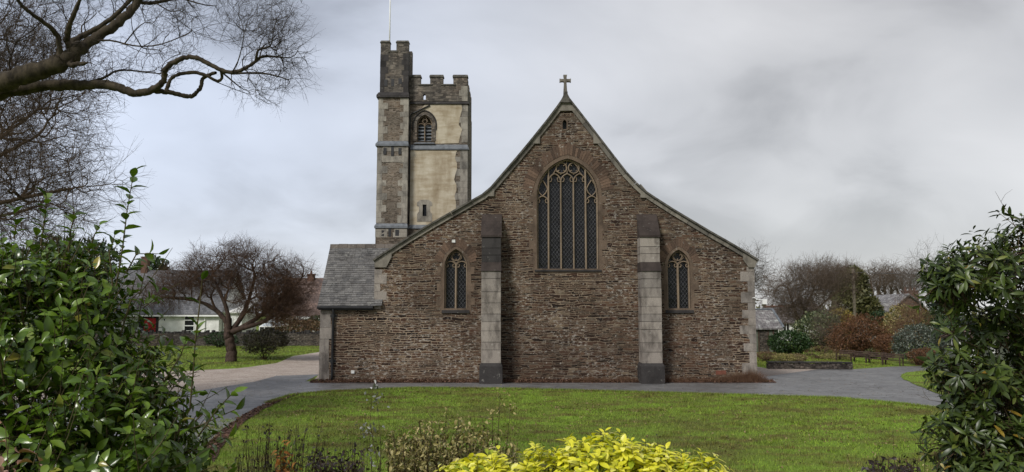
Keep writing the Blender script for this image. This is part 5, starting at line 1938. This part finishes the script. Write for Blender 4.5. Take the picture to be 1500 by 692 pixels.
# shed by the right-hand church corner
SY = 61.0
sx = lambda px: P(px, 500, SY)[0]
sz = lambda py: P(1120, py, SY)[2]
root = empty('shed', (sx(1120), SY, 0), 'low green boarded shed with slate roof beside the right church corner', 'shed')
b = MB()
b.box(sx(1080), sx(1140.5), SY, SY + 3.4, -.1, sz(481))
b.build('wall', M['shed'], root)
b = MB()
for px in (1106, 1111.5, 1125.5, 1133):
    b.box(sx(px) - .05, sx(px) + .05, SY - .04, SY - .003, 0, sz(482))
b.build('post', M['wood_dark'], root)
b = MB()
b.box(sx(1113), sx(1124.5), SY - .025, SY - .002, 0, sz(482.5))
b.build('stone_panel', M['gardenwall'], root)
b = MB()
e0, e1, zr_ = sz(481), sz(480.5), P(1118, 454, SY + 1.7)[2]
xr0, xr1 = sx(1075), P(1131.5, 454, SY + 1.7)[0]
b.add([(sx(1075), SY - .2, e0), (sx(1147), SY - .2, e0), (xr1, SY + 1.7, zr_), (xr0, SY + 1.7, zr_), (sx(1147), SY + 3.6, e0), (sx(1075), SY + 3.6, e0),
       (sx(1075), SY - .2, e0 - .1), (sx(1147), SY - .2, e0 - .1), (sx(1147), SY + 3.6, e0 - .1), (sx(1075), SY + 3.6, e0 - .1)],
      [(0, 1, 2, 3), (1, 4, 2), (4, 5, 3, 2), (6, 7, 1, 0), (7, 8, 4, 1), (8, 9, 5, 4), (9, 8, 7, 6)])
rfs = b.build('roof', M['old_roof'], root)
b = MB()
b.tube([(sx(1147) + .02, SY - .22, e0 + .05), (xr1, SY + 1.7, zr_ + .05)], .09, 6)
b.tube([(xr0, SY + 1.7, zr_ + .03), (xr1, SY + 1.7, zr_ + .03)], .08, 6)
b.build('hip_tile', M['lead'], rfs)
rebase(root)

HY = 94.0
rx_ = lambda px, Y=HY: P(px, 459, Y)[0]
rz = lambda py, Y=HY: P(1200, py, Y)[2]
root, rf = house('cottage', 'house with hipped grey roof and white chimney behind the domed bare tree', rx_(1168), rx_(1232), HY, HY + 8, rz(470), P(1200, 437, HY + 4)[2], M['offwhite'], M['pink_roof'], .3, (1.6, 3.0))
chimney(rf, P(1203, 430, HY + 4)[0], HY + 4, P(1203, 440, HY + 4)[2] - .5, P(1203, 430, HY + 4)[2], 1.5, 'white', 2, 'white')
win_part(root, rx_(1185), rx_(1197), 1, 2.1, HY, (1, 0))
rebase(root)
H2 = 86.0
root, rf = house('cottage', 'white-walled house with pinkish slate roof and red ridge behind the shed', rx_(1135, H2), rx_(1178, H2), H2, H2 + 6, rz(472, H2), P(1160, 451, H2 + 3)[2], M['offwhite'], M['pink_roof'], .3)
b = MB()
b.tube([(rx_(1133, H2), H2 + 3, P(1160, 450.5, H2 + 3)[2] + .08), (rx_(1180, H2), H2 + 3, P(1160, 450.5, H2 + 3)[2] + .08)], .13, 6)
b.build('ridge', M['terracotta'], rf)
win_part(root, rx_(1146, H2), rx_(1156, H2), .9, 1.9, H2, (1, 0))
rebase(root)
H3 = 92.0
root, rf = house('cottage', 'house with pale lichened roof and wide chimney stack right of the telegraph pole', P(1290, 459, H3)[0], P(1372, 459, H3)[0], H3, H3 + 9, P(1300, 468, H3)[2], P(1325, 432, H3)[2], M['tile_roof'], M['old_roof'], .35, gable_front=True)
chimney(rf, P(1333, 430, H3 + 3)[0], H3 + 3, P(1333, 442, H3 + 3)[2], P(1333, 427.5, H3 + 3)[2], 1.6, 'brick', 3, d=.8)
win_part(root, P(1325, 459, H3)[0], P(1337, 459, H3)[0], 1, 2.2, H3, (1, 0))
rebase(root)
H4 = 90.0
root, rf = house('cottage', 'low pale-roofed house just left of the chimney-stack house', P(1262, 459, H4 - 3)[0], P(1300, 459, H4 - 3)[0], H4 - 6, H4, P(1280, 468, H4 - 5)[2], P(1280, 446, H4 - 3)[2], M['offwhite'], M['old_roof'], .3)
win_part(root, P(1272, 459, H4 - 6)[0], P(1282, 459, H4 - 6)[0], 1, 1.9, H4 - 6, (1, 0))
rebase(root)

# white summerhouse behind the rhododendron
W4 = 41.0
root, rf = house('summerhouse', 'grey-green summerhouse with white door and window glimpsed through the rhododendron', P(1436, 500, W4)[0], P(1490, 500, W4)[0], W4, W4 + 3, P(1400, 497, W4)[2], P(1400, 486, W4 + 1.5)[2], M['shed'], M['tile_roof'], .3)
xs = P(1436, 500, W4)[0]
b = MB()
b.box(xs - .05, xs - .004, W4 + .5, W4 + 1.3, .2, 1.75)
o = b.build('door', M['white'], root)
b = MB()
b.box(xs - .07, xs - .052, W4 + .65, W4 + 1.15, .9, 1.6)
b.build('pane', M['darkglass'], o)
b = MB()
b.box(xs - .05, xs - .004, W4 + 1.8, W4 + 2.6, .8, 1.6)
o = b.build('window', M['white'], root)
b = MB()
b.box(xs - .07, xs - .052, W4 + 1.9, W4 + 2.5, .9, 1.5)
b.build('pane', M['darkglass'], o)
win_part(root, P(1450, 500, W4)[0], P(1461, 500, W4)[0], .9, 1.35, W4, (1, 1), .06)
rebase(root)

# telegraph pole and wires
PY = 76.0
pb = P(1252, 459, PY)
ptop = P(1251.5, 394, PY)[2]
root = empty('telegraph_pole', (pb[0], PY, 0), 'tall weathered wooden telegraph pole above the rust-orange bush', 'pole')
b = MB()
b.tube([(pb[0], PY, 0), (pb[0], PY, ptop)], [.17, .12], 10)
b.build('pole', M['wood_grey'], root, True)
b = MB()
b.box(pb[0] - .2, pb[0] + .2, PY - .2, PY - .1, ptop - .55, ptop - .4)
b.box(pb[0] + .1, pb[0] + .24, PY - .22, PY - .02, ptop - .95, ptop - .6)
b.build('bracket', M['wood_dark'], root)
rebase(root)


def wire(label, a, b_, sag):
    m = MB()
    a, b_ = np.array(a), np.array(b_)
    m.tube([tuple(a + (b_ - a) * t - np.array((0, 0, sag * 4 * t * (1 - t)))) for t in np.linspace(0, 1, 16)], .022, 4)
    tag(m.build('overhead_wire', M['black']), label, 'wire')


wire('overhead wire running right from the telegraph pole', (pb[0], PY - .1, ptop - .35), P(1520, 399, PY - 8), .15)
wire('overhead wire dropping left from the telegraph pole', (pb[0], PY - .1, ptop - .45), P(1150, 424, PY + 12), .4)

# low stone edging of the grass bed
xa, ya, _ = G(1126, 541)
xb, yb, _ = G(1250, 542)
root = empty('low_wall', ((xa + xb) / 2, ya, 0), 'low dark stone edging wall along the grass bed by the road', 'wall')
b = MB()
n = 16
for i in range(n):
    x0, x1 = xa + (xb - xa) * i / n, xa + (xb - xa) * (i + 1) / n
    y0 = ya + (yb - ya) * i / n
    b.box(x0, x1 - .004, y0 + random.uniform(-.02, .02), y0 + .4, -.05, .30 + random.uniform(-.02, .02), .01)
b.build('stonework', M['gardenwall'], root)
b = MB()
for i in range(11):
    x0, x1 = xa + (xb - xa) * i / 11, xa + (xb - xa) * (i + 1) / 11
    y0 = ya + (yb - ya) * i / 11
    b.box(x0, x1 - .01, y0 - .03, y0 + .44, .325, .39, .008)
b.build('coping', M['granite_dark'], root)
rebase(root)


# benches
def bench_parts(root):
    """wooden garden bench 1.5 m long, seat facing -x, length along y"""
    b = MB()
    for k in range(4):
        b.box(-.22 + k * .11, -.13 + k * .11, -.75, .75, .42, .45)
    b.build('seat', M['wood_dark'], root)
    b = MB()
    for z in (.55, .68, .82):
        b.hexa([(.24 + (z - .45) * .25, -.75, z), (.27 + (z - .45) * .25, -.75, z), (.27 + (z - .45) * .25, .75, z), (.24 + (z - .45) * .25, .75, z), (.26 + (z - .45) * .25, -.75, z + .09), (.29 + (z - .45) * .25, -.75, z + .09), (.29 + (z - .45) * .25, .75, z + .09), (.26 + (z - .45) * .25, .75, z + .09)])
    b.build('backrest', M['wood_dark'], root)
    for y in (-.7, .7):
        for x, h in ((-.22, .62), (.24, .92)):
            b = MB()
            lean = .1 if x > 0 else 0
            b.hexa([(x - .035, y - .035, 0), (x + .035, y - .035, 0), (x + .035, y + .035, 0), (x - .035, y + .035, 0), (x - .035 + lean, y - .035, h), (x + .035 + lean, y - .035, h), (x + .035 + lean, y + .035, h), (x - .035 + lean, y + .035, h)])
            b.build('leg', M['wood_dark'], root)
        b = MB()
        b.box(-.28, .3, y - .04, y + .04, .622, .66)
        b.build('armrest', M['wood_dark'], root)


bl = ['dark wooden bench at the far left end of the row beside the rust-orange bush', 'dark wooden bench second from the far end of the row',
      'dark wooden bench second from the road end of the row', 'dark wooden bench nearest the road, beside the grey-green shrub']
row0, row1 = np.array(G(1237, 529)), np.array(G(1309, 536))
bpos = [tuple(row0 + (row1 - row0) * t) for t in (.02, .34, .66, .98)]
brot = math.atan2(-(row0 - row1)[0], (row0 - row1)[1])
proto = None
for k, (lb, p) in enumerate(zip(bl, bpos)):
    if proto is None:
        proto = empty('garden_bench', (0, 0, 0), lb, 'bench', 'memorial benches in a row along the garden bed')
        bench_parts(proto)
        o = proto
    else:
        o = proto.copy()
        COL.objects.link(o)
        o['label'] = lb
        for ch_ in proto.children:
            c = ch_.copy()
            COL.objects.link(c)
            c.parent = o
    o.location = p
    o.rotation_euler = (0, 0, brot + .45 + random.uniform(-.06, .06))
    o.scale = (.72, .72, .72)

# ------------------------------------------------------------------ near shrubs
def surf_points(lobes, n, lump=.1, facing=None):
    return shell(lobes, n, .05, lump, -10)


def shoots(p, nr, length, up, jit):
    d = unit(nr * .75 + np.array((0, 0, up)) + RNG.normal(0, jit, p.shape))
    return d, length * RNG.uniform(.6, 1.4, len(p))


def shoot_leaves(cl_, p, d, L, nleaf, ll, lw, out=.95, along=.45, curl=.25, fold=.4, start=.15, droop=0.0, rows=(_t, _w)):
    """leaves set spirally along shoots"""
    u = unit(np.cross(d, np.array((.23, .61, .2))))
    w = np.cross(d, u)
    off = RNG.uniform(0, 2 * PI, len(p))
    for k in range(nleaf):
        f = start + (1 - start) * k / max(1, nleaf - 1)
        a = off + k * 2.4 + RNG.normal(0, .3, len(p))
        rad_ = u * np.cos(a)[:, None] + w * np.sin(a)[:, None]
        al = along + .5 * max(0, f - .75) * 2
        ax = unit(rad_ * out + d * al + RNG.normal(0, .18, p.shape) - np.array((0, 0, droop)))
        nm = unit(d - ax * (d * ax).sum(1)[:, None] + np.array((0, 0, .25)))
        s = RNG.uniform(.7, 1.2, len(p)) * (1 - .25 * (f > .9))
        V, F = leaves_full(p + d * (L * f)[:, None] + rad_ * .004, ax, nm, ll * s, lw * s, curl, fold, rows)
        cl_.add(V, F)


def stems_to(cl_, base, pts, r0, r1, sag=.0):
    for e in pts:
        s0 = np.array(base) + np.array((random.uniform(-.12, .12), random.uniform(-.12, .12), 0))
        m = s0 * .45 + e * .55 + np.array((random.uniform(-.05, .05), random.uniform(-.05, .05), .1))
        V, F = tube_np(np.array([s0, (s0 + m) / 2 + RNG.normal(0, .02, 3), m, e]), np.array([r0, r0 * .8, r0 * .5, r1]), 5)
        cl_.add(V, F)


def camellia():
    Y = 4.2
    lob = lobes_px([(60, 560, Y + .1, 175, 190, .6), (0, 445, Y + .2, 150, 88, .5), (88, 452, Y + .15, 72, 78, .4), (178, 624, Y, 86, 86, .4), (40, 690, Y - .25, 240, 130, .5), (235, 680, Y - .05, 75, 75, .35), (-150, 560, Y + .2, 160, 200, .6)])
    base = (P(60, 600, Y + .2)[0], Y + .3, bank(0, Y))
    root = empty('camellia_bush', base, 'glossy dark green camellia bush with upright shoots filling the lower left corner', 'bush')
    lv, st = Cloud(), Cloud()
    p, nr = surf_points(lob, 1500, .14)
    d, L = shoots(p - nr * .22, nr, .24, .4, .35)
    shoot_leaves(lv, p - nr * .22, d, L, 8, .078, .038, fold=.45, curl=.3)
    V, F, _, _ = twigs(p - nr * .12, d, L, .0035, .1)
    st.add(V, F)
    q, nq = shell([(c, r * .74) for c, r in lob], 900, .2, .1, -10)
    d2, L2 = shoots(q, nq, .22, .3, .6)
    shoot_leaves(lv, q, d2, L2, 6, .075, .037)
    V, F, _, _ = twigs(q, d2, L2, .0035, .1)
    st.add(V, F)
    stems_to(st, base, p[RNG.choice(len(p), 90, replace=False)], .014, .004)
    # long shoots standing clear of the bush
    for pts, n in (([(170, 420), (180, 360), (186, 310), (196, 252)], 20), ([(165, 420), (160, 370), (168, 345)], 9), ([(185, 400), (200, 372), (232, 372)], 9), ([(60, 360), (66, 318), (68, 288)], 11), ([(100, 370), (104, 335), (110, 312)], 9), ([(20, 350), (24, 330), (20, 308)], 8),
                   ([(278, 600), (283, 545), (286, 500), (290, 480)], 13), ([(286, 500), (292, 450), (296, 410)], 3), ([(290, 640), (318, 600), (342, 575)], 10), ([(230, 640), (290, 625), (345, 600)], 12), ([(255, 670), (310, 650), (335, 640)], 8), ([(130, 370), (138, 345), (146, 330)], 7), ([(240, 560), (265, 520), (272, 500)], 7)):
        c = np.array([P(a, b_, Y - .05) for a, b_ in pts])
        V, F = tube_np(c, np.linspace(.005, .002, len(c)), 5)
        st.add(V, F)
        t = np.linspace(.12, 1, n)
        pos = np.stack([np.interp(t, np.linspace(0, 1, len(c)), c[:, i]) for i in range(3)], 1)
        tan = unit(np.gradient(pos, axis=0)) if n > 2 else unit(np.repeat((c[-1] - c[0])[None], n, 0))
        a = np.arange(n) * 2.4 + RNG.normal(0, .3, n) + random.random() * 6
        u = unit(np.cross(tan, np.array((.2, .9, .1))))
        w = np.cross(tan, u)
        rd = u * np.cos(a)[:, None] + w * np.sin(a)[:, None]
        ax = unit(rd * .9 + tan * (.55 + .6 * (t > .9))[:, None])
        s = RNG.uniform(.65, 1.0, n)
        V, F = leaves_full(pos, ax, unit(tan - ax * (tan * ax).sum(1)[:, None] + RNG.normal(0, .15, (n, 3))), .085 * s, .042 * s, .25, .4)
        lv.add(V, F)
    lv.build('foliage', M['camellia'], root)
    st.build('stem', M['stem'], root)
    rebase(root)


camellia()
_rt = np.array([0, .1, .35, .62, .85, 1.0])
_rw = np.array([.10, .35, .85, 1.0, .62, .03])


def rhododendron():
    Y = 5.5
    lob = lobes_px([(1475, 425, Y + .2, 105, 62, .45), (1392, 422, Y, 40, 34, .3), (1374, 405, Y, 20, 14, .15), (1370, 436, Y, 16, 12, .15), (1425, 392, Y + .1, 45, 30, .3), (1520, 390, Y + .3, 75, 80, .45), (1458, 486, Y + .35, 58, 34, .35),
                    (1412, 552, Y - .1, 46, 26, .3), (1384, 540, Y - .1, 18, 9, .15), (1398, 508, Y, 18, 7, .15), (1385, 655, Y - .15, 22, 22, .2), (1408, 606, Y - .1, 34, 24, .25), (1450, 575, Y, 75, 42, .4), (1430, 645, Y - .1, 44, 42, .35), (1500, 650, Y, 95, 70, .45), (1450, 700, Y - .2, 70, 45, .4), (1545, 520, Y + .3, 90, 90, .5)])
    base = (P(1540, 600, Y + .3)[0], Y + .3, bank(0, 5.8))
    root = empty('rhododendron_bush', base, 'tall dark rhododendron with whorls of long leaves at the right edge', 'bush')
    lv, st = Cloud(), Cloud()
    p, nr = shell(lob, 1300, .13, .2, -10)
    d, L = shoots(p - nr * .14, nr, .14, .5, .35)
    shoot_leaves(lv, p - nr * .14, d, L, 8, .092, .026, out=1.0, along=.35, curl=.28, fold=.25, start=.72, droop=.12, rows=(_rt, _rw))
    V, F, _, _ = twigs(p - nr * .14 - d * .12, d, L + .12, .004, .05)
    st.add(V, F)
    q, nq = shell([(c, r * .7) for c, r in lob], 260, .25, .1, -10)
    d2, L2 = shoots(q, nq, .14, .2, .6)
    shoot_leaves(lv, q, d2, L2, 7, .082, .025, out=1, along=.3, start=.6, droop=.2, rows=(_rt, _rw))
    # limbs: a trunk with bare crooked branches crossing the open middle
    sel = np.concatenate([p[RNG.choice(len(p), 120, replace=False)], q[RNG.choice(len(q), 110, replace=False)]])
    skel = []
    b0 = np.array(base)
    j = chain(skel, [b0, b0 + (-.05, 0, .45), b0 + (-.1, -.05, .8)], -1)
    tr, cr = tree_meshes(skel, sel, bf=.35, tip=.0042, power=2.3, twig=(1, .16, .002), srad=[.06, .055, .05], maxr=.03)
    lv.build('foliage', M['rhodo'], root)
    tr.build('trunk', M['cherry'], root)
    cr.F and cr.add(*[np.concatenate(st.V), np.concatenate(st.F)])
    cr.build('branch', M['drystem'], root)
    rebase(root)


rhododendron()


def choisya():
    Y = 4.7
    lob = lobes_px([(880, 752, Y, 110, 100, .42), (800, 762, Y, 110, 84, .4), (980, 762, Y, 100, 92, .4), (725, 742, Y - .1, 90, 62, .3), (1038, 780, Y - .1, 64, 80, .3), (680, 750, Y - .15, 50, 60, .25)])
    base = (P(880, 700, Y)[0], Y, bank(0, 4.7))
    root = empty('golden_shrub', base, 'bright golden yellow leafy shrub at the bottom centre of the picture', 'shrub')
    lv, st = Cloud(), Cloud()
    p, nr = shell(lob, 2000, .06, .13, -10)
    d, L = shoots(p - nr * .06, nr, .09, .8, .35)
    shoot_leaves(lv, p - nr * .06, d, L, 10, .058, .030, out=1.0, along=.4, curl=.3, fold=.2, start=.4, droop=.08, rows=(_rt, np.array([.10, .4, .92, 1.0, .66, .1])))
    V, F, _, _ = twigs(p - nr * .06 - d * .1, d, L + .1, .003, .05)
    st.add(V, F)
    stems_to(st, base, p[RNG.choice(len(p), 60, replace=False)] - np.array((0, 0, .08)), .008, .003)
    lv.build('foliage', M['choisya'], root)
    st.build('stem', M['stem'], root)
    rebase(root)


choisya()


def herb(name, label, px, depth, specs, stem_r, leafmat, stemmat, leaf, heads=None, cat='plant', bush=()):
    """loose plant: stems from a base to given tips (px, py), leaves along them"""
    z0 = bank(0, depth)
    base = (P(px, 650, depth)[0], depth, z0)
    root = empty(name, base, label, cat)
    st, lv = Cloud(), Cloud()
    ll, lw, nl, lo_ = leaf
    for tx, ty, dd in specs:
        e = np.array(P(tx, ty, depth + dd))
        s0 = np.array((base[0] + (e[0] - base[0]) * .45 + random.uniform(-.05, .05), depth + dd * .6, z0))
        m = s0 * .5 + e * .5 + RNG.normal(0, .035, 3)
        pts = np.array([s0, m, s0 * .2 + e * .8 + RNG.normal(0, .02, 3), e])
        V, F = tube_np(pts, np.array([stem_r, stem_r * .8, stem_r * .6, stem_r * .35]), 4)
        st.add(V, F)
        t = RNG.uniform(lo_, 1, nl)
        pos = np.stack([np.interp(t, [0, .5, .8, 1], pts[:, i]) for i in range(3)], 1)
        d = unit(RNG.normal(0, 1, (nl, 3)) + np.array((0, 0, .2)))
        V, F, p2, _ = twigs(pos, d, ll * .8, stem_r * .4)
        st.add(V, F)
        s = RNG.uniform(.5, 1.4, nl)
        V, F = leaves_full(p2, unit(d + RNG.normal(0, .5, d.shape) - (0, 0, .4)), unit(RNG.normal(0, .6, d.shape) + (0, -.2, 1)), ll * s, lw * s, .5, .5)
        lv.add(V, F)
        if heads:
            k = heads[0]
            pp = e + RNG.normal(0, heads[1], (k, 3))
            dd_ = unit(RNG.normal(0, 1, (k, 3)))
            V, F = leaves_full(pp, dd_, unit(RNG.normal(0, 1, (k, 3))), heads[2], heads[2] * .6, .4, .4)
            lv.add(V, F)
    if lv.V:
        lv.build('foliage', M[leafmat], root)
    st.build('stem', M[stemmat], root)
    return rebase(root)


U = random.uniform
herb('dried_shrub', 'straggly half-dead shrub with tan and yellow leaves left of the golden shrub', 650, 5.6, [(U(565, 760), U(628, 690), U(-.4, .4)) for _ in range(210)] + [(U(585, 720), U(612, 645), U(-.2, .2)) for _ in range(45)] + [(655, 597, 0), (690, 610, 0), (672, 612, 0)], .0032, 'drymix', 'drystem', (.026, .015, 58, .25))
herb('dried_shrub', 'two tall dry seed-head stalks rising above the straggly shrub', 715, 5.3, [(733, 578, 0), (748, 596, 0), (705, 640, 0), (722, 605, 0)], .0036, 'drymix', 'drystem', (.024, .013, 9, .5), heads=(16, .022, .022))
herb('silver_stalk', 'single tall stalk with silvery white withered leaves in front of the lawn', 568, 5.5, [(546, 567, 0), (552, 590, 0), (540, 630, 0)], .0035, 'silver', 'drystem', (.034, .017, 9, .5), heads=(14, .03, .026))
herb('dead_stalks', 'clump of thin black dead flower stalks at the lower left of the lawn', 400, 5.8, [(U(345, 475), U(612, 672), U(-.5, .5)) for _ in range(110)], .0030, 'darkplum', 'drystem', (.02, .011, 7, .35))
herb('dead_stalks', 'clump of thin dark stalks between the small dark shrub and the straggly shrub', 520, 6.2, [(U(470, 560), U(625, 680), U(-.4, .4)) for _ in range(40)], .0024, 'darkplum', 'drystem', (.018, .01, 6, .4))
herb('dark_shrub', 'small dark-leaved shrub at the bottom edge left of the straggly shrub', 500, 5.0, [(U(455, 535), U(652, 692), U(-.2, .2)) for _ in range(110)], .0025, 'darkplum', 'drystem', (.028, .015, 15, .3))
herb('dark_shrub', 'small purple-black shrub at the bottom edge near the rhododendron', 1305, 4.9, [(U(1268, 1345), U(668, 694), U(-.2, .2)) for _ in range(90)], .0025, 'darkplum', 'drystem', (.026, .018, 16, .35))
herb('dead_fern', 'orange-brown dead fern beside the dead stalks', 418, 5.0, [(U(405, 432), U(650, 690), U(-.1, .1)) for _ in range(22)], .0025, 'orange', 'drystem', (.03, .014, 24, .2))
herb('yellow_stalks', 'few thin stalks with yellow leaves in front of the rhododendron', 1335, 5.2, [(1308, 632, 0), (1350, 640, 0), (1345, 655, .1), (1365, 640, 0), (1322, 660, 0), (1285, 655, 0), (1240, 665, 0), (1372, 665, 0)], .0026, 'drymix', 'drystem', (.026, .014, 8, .5))
herb('dead_stalks', 'few lone bent dead stems on the lawn edge behind the golden shrub', 960, 6.4, [(880, 605, 0), (895, 640, 0), (965, 625, 0), (1010, 640, 0), (1050, 655, 0), (800, 640, 0)], .0022, 'darkplum', 'drystem', (.014, .008, 3, .6))
herb('oak_sprig', 'brown dead oak leaves on a twig at the left edge in front of the camellia', 0, 2.4, [(8, 625, 0), (2, 660, 0), (14, 640, .03), (60, 668, 0), (4, 690, 0), (-10, 640, 0)], .003, 'oakleaf', 'drystem', (.032, .020, 14, .8))


def grass_clump():
    Y = 5.3
    root = empty('ornamental_grass', (P(380, 680, Y)[0], Y, bank(0, Y)), 'brown tussock of dry grass at the bottom edge below the dead stalks', 'plant')
    n = 2600
    p = np.stack([RNG.normal(P(375, 680, Y)[0], .17, n), RNG.normal(Y, .12, n), np.full(n, bank(0, Y))], 1)
    d = unit(np.stack([RNG.normal(0, .3, n), RNG.normal(0, .3, n), np.ones(n)], 1))
    V, F, _, _ = twigs(p, d, RNG.uniform(.45, .80, n), .0016, .5)
    c = Cloud()
    c.add(V, F)
    c.build('blades', M['straw'], root)
    rebase(root)


grass_clump()

# ------------------------------------------------------------------ grass blades, fallen leaves, wall-foot litter
lawn_poly = gp(LAWN_EDGE[2:]) + [(30, 12.5), (-12, 12.5)]
mul_poly = gp(MULCH)


def blades(n, x0, x1, y0, y1, poly, h, w, z=0.0, excl=None):
    p = np.stack([RNG.uniform(x0, x1, n), RNG.uniform(y0, y1, n)], 1)
    k = inpoly(p, poly)
    if excl is not None:
        k &= ~inpoly(p, excl)
    p = p[k]
    m = len(p)
    b = np.stack([p[:, 0], p[:, 1], np.full(m, z)], 1)
    a = RNG.uniform(0, 2 * PI, m)
    hh = h * RNG.uniform(.5, 1.5, m)
    s = np.stack([np.cos(a), np.sin(a), np.zeros(m)], 1) * (w * RNG.uniform(.7, 1.3, m))[:, None]
    t = b + np.stack([RNG.normal(0, .4, m) * hh, RNG.normal(0, .4, m) * hh, hh], 1)
    V = np.stack([b - s, b + s, t], 1).reshape(-1, 3)
    return V, np.arange(3 * m).reshape(-1, 3)


gr = Cloud()
gr.add(*blades(330000, -10, 21, 12.6, 33.5, lawn_poly, .045, .006, 0, mul_poly))
# longer fringe along the lawn edge
E = np.array(gp(LAWN_EDGE[3:]))
seg = np.linalg.norm(np.diff(E, axis=0), axis=1)
cum = np.concatenate([[0], np.cumsum(seg)])
s = RNG.uniform(0, cum[-1], 26000)
pe = np.stack([np.interp(s, cum, E[:, 0]), np.interp(s, cum, E[:, 1])], 1) + RNG.normal(0, .07, (26000, 2)) - np.array((0, .05))
m = len(pe)
a = RNG.uniform(0, 2 * PI, m)
hh = .075 * RNG.uniform(.4, 1.4, m)
b3 = np.stack([pe[:, 0], pe[:, 1], np.zeros(m)], 1)
s3 = np.stack([np.cos(a), np.sin(a), np.zeros(m)], 1) * .006
gr.add(np.stack([b3 - s3, b3 + s3, b3 + np.stack([RNG.normal(0, .03, m), RNG.normal(0, .03, m), hh], 1)], 1).reshape(-1, 3), np.arange(3 * m).reshape(-1, 3))
# coarser tufts here and there
ct = np.stack([RNG.uniform(-9, 19, 900), RNG.uniform(12.8, 32, 900)], 1)
pt = np.repeat(ct, 36, 0) + RNG.normal(0, .07, (900 * 36, 2))
pt = pt[inpoly(pt, lawn_poly) & ~inpoly(pt, mul_poly)]
m = len(pt)
a = RNG.uniform(0, 2 * PI, m)
b3 = np.stack([pt[:, 0], pt[:, 1], np.zeros(m)], 1)
s3 = np.stack([np.cos(a), np.sin(a), np.zeros(m)], 1) * .008
gr.add(np.stack([b3 - s3, b3 + s3, b3 + np.stack([RNG.normal(0, .04, m), RNG.normal(0, .04, m), .09 * RNG.uniform(.4, 1.4, m)], 1)], 1).reshape(-1, 3), np.arange(3 * m).reshape(-1, 3))
# far lawns
gr.add(*blades(60000, -40, -9, 42, 72, [G(242, 544)[:2], G(350, 539.5)[:2], G(405, 532)[:2], G(430, 521.5)[:2], G(468, 516)[:2], G(470, 507)[:2], G(120, 507)[:2], G(120, 550)[:2]], .08, .014))
gr.add(*blades(40000, 11, 28, 40, 55, gp([(1106, 536.5), (1128, 539), (1250, 540.5), (1310, 536.5), (1300, 525), (1106, 520)]), .07, .012))
gr.add(*blades(9000, 15, 30, 24, 45, gp([(1319, 551), (1326, 547), (1345, 544.5), (1380, 543), (1450, 551), (1500, 560), (1500, 596), (1420, 588), (1380, 580), (1345, 566), (1324, 557)]), .07, .01, .03))
tag(gr.build('grass', M['blade'], None, False), 'short green lawn grass with a ragged edge along the road', 'grass', None, 'stuff')

fl = Cloud()
n = 20000
p = np.stack([RNG.uniform(-10, 20, n), RNG.uniform(12.6, 33, n)], 1)
p = p[inpoly(p, lawn_poly)]
den_ = .5 + .5 * np.sin(p[:, 0] * .6 + 1.3 * np.sin(p[:, 1] * .5)) * np.sin(p[:, 1] * .8 + 1)
p = p[RNG.uniform(0, 1, len(p)) < den_ * .8 + .12]
fl.add(*flat_leaves(np.concatenate([p, np.full((len(p), 1), .045)], 1), .028, .5))
n = 2600
p = np.stack([RNG.uniform(-12, 18, n), RNG.uniform(28, 40, n), np.full(n, .022)], 1)
fl.add(*flat_leaves(p, .02, .3))
tag(fl.build('fallen_leaves', M['lawnleaf'], None, False), 'small brown fallen leaves scattered over the lawn', 'leaves', None, 'stuff')
ml = Cloud()
p = np.stack([RNG.uniform(-12, -4, 16000), RNG.uniform(12, 32, 16000)], 1)
p = p[inpoly(p, mul_poly)]
ml.add(*flat_leaves(np.concatenate([p, RNG.uniform(.025, .05, (len(p), 1))], 1), .045, .6))
n = 9000
x = RNG.uniform(-8.5, 11.05, n)
y = DY - .02 - np.abs(RNG.normal(0, .2, n))
ml.add(*flat_leaves(np.stack([x, y, .03 + np.maximum(0, .12 - (DY - y) * .3) * RNG.uniform(0, 1, n)], 1), .04, .7))
tag(ml.build('leaf_litter', M['litter'], None, False), 'purplish brown leaf litter along the wall foot and the lawn corner', 'leaves', None, 'stuff')
wd = Cloud()
n = 5200
x = np.concatenate([RNG.uniform(2.5, 10.6, n), np.minimum(RNG.normal(9.8, .5, 1500), 10.7), RNG.uniform(-6, 2, 600)])
n = len(x)
y = DY - .05 - np.abs(RNG.normal(0, .14, n))
hgt = .12 + .22 * np.exp(-((x - 9.9) / .9) ** 2) + .08 * np.sin(x * 2.3) ** 2
V, F, _, _ = twigs(np.stack([x, y, np.full(n, .02)], 1), unit(np.stack([RNG.normal(0, .4, n), RNG.normal(-.1, .3, n), np.ones(n)], 1)), hgt * RNG.uniform(.5, 1.6, n), .0028, .5)
wd.add(V, F)
tag(wd.build('dry_weeds', M['weed'], None, False), 'dry reddish weeds along the foot of the church wall', 'weeds', None, 'stuff')
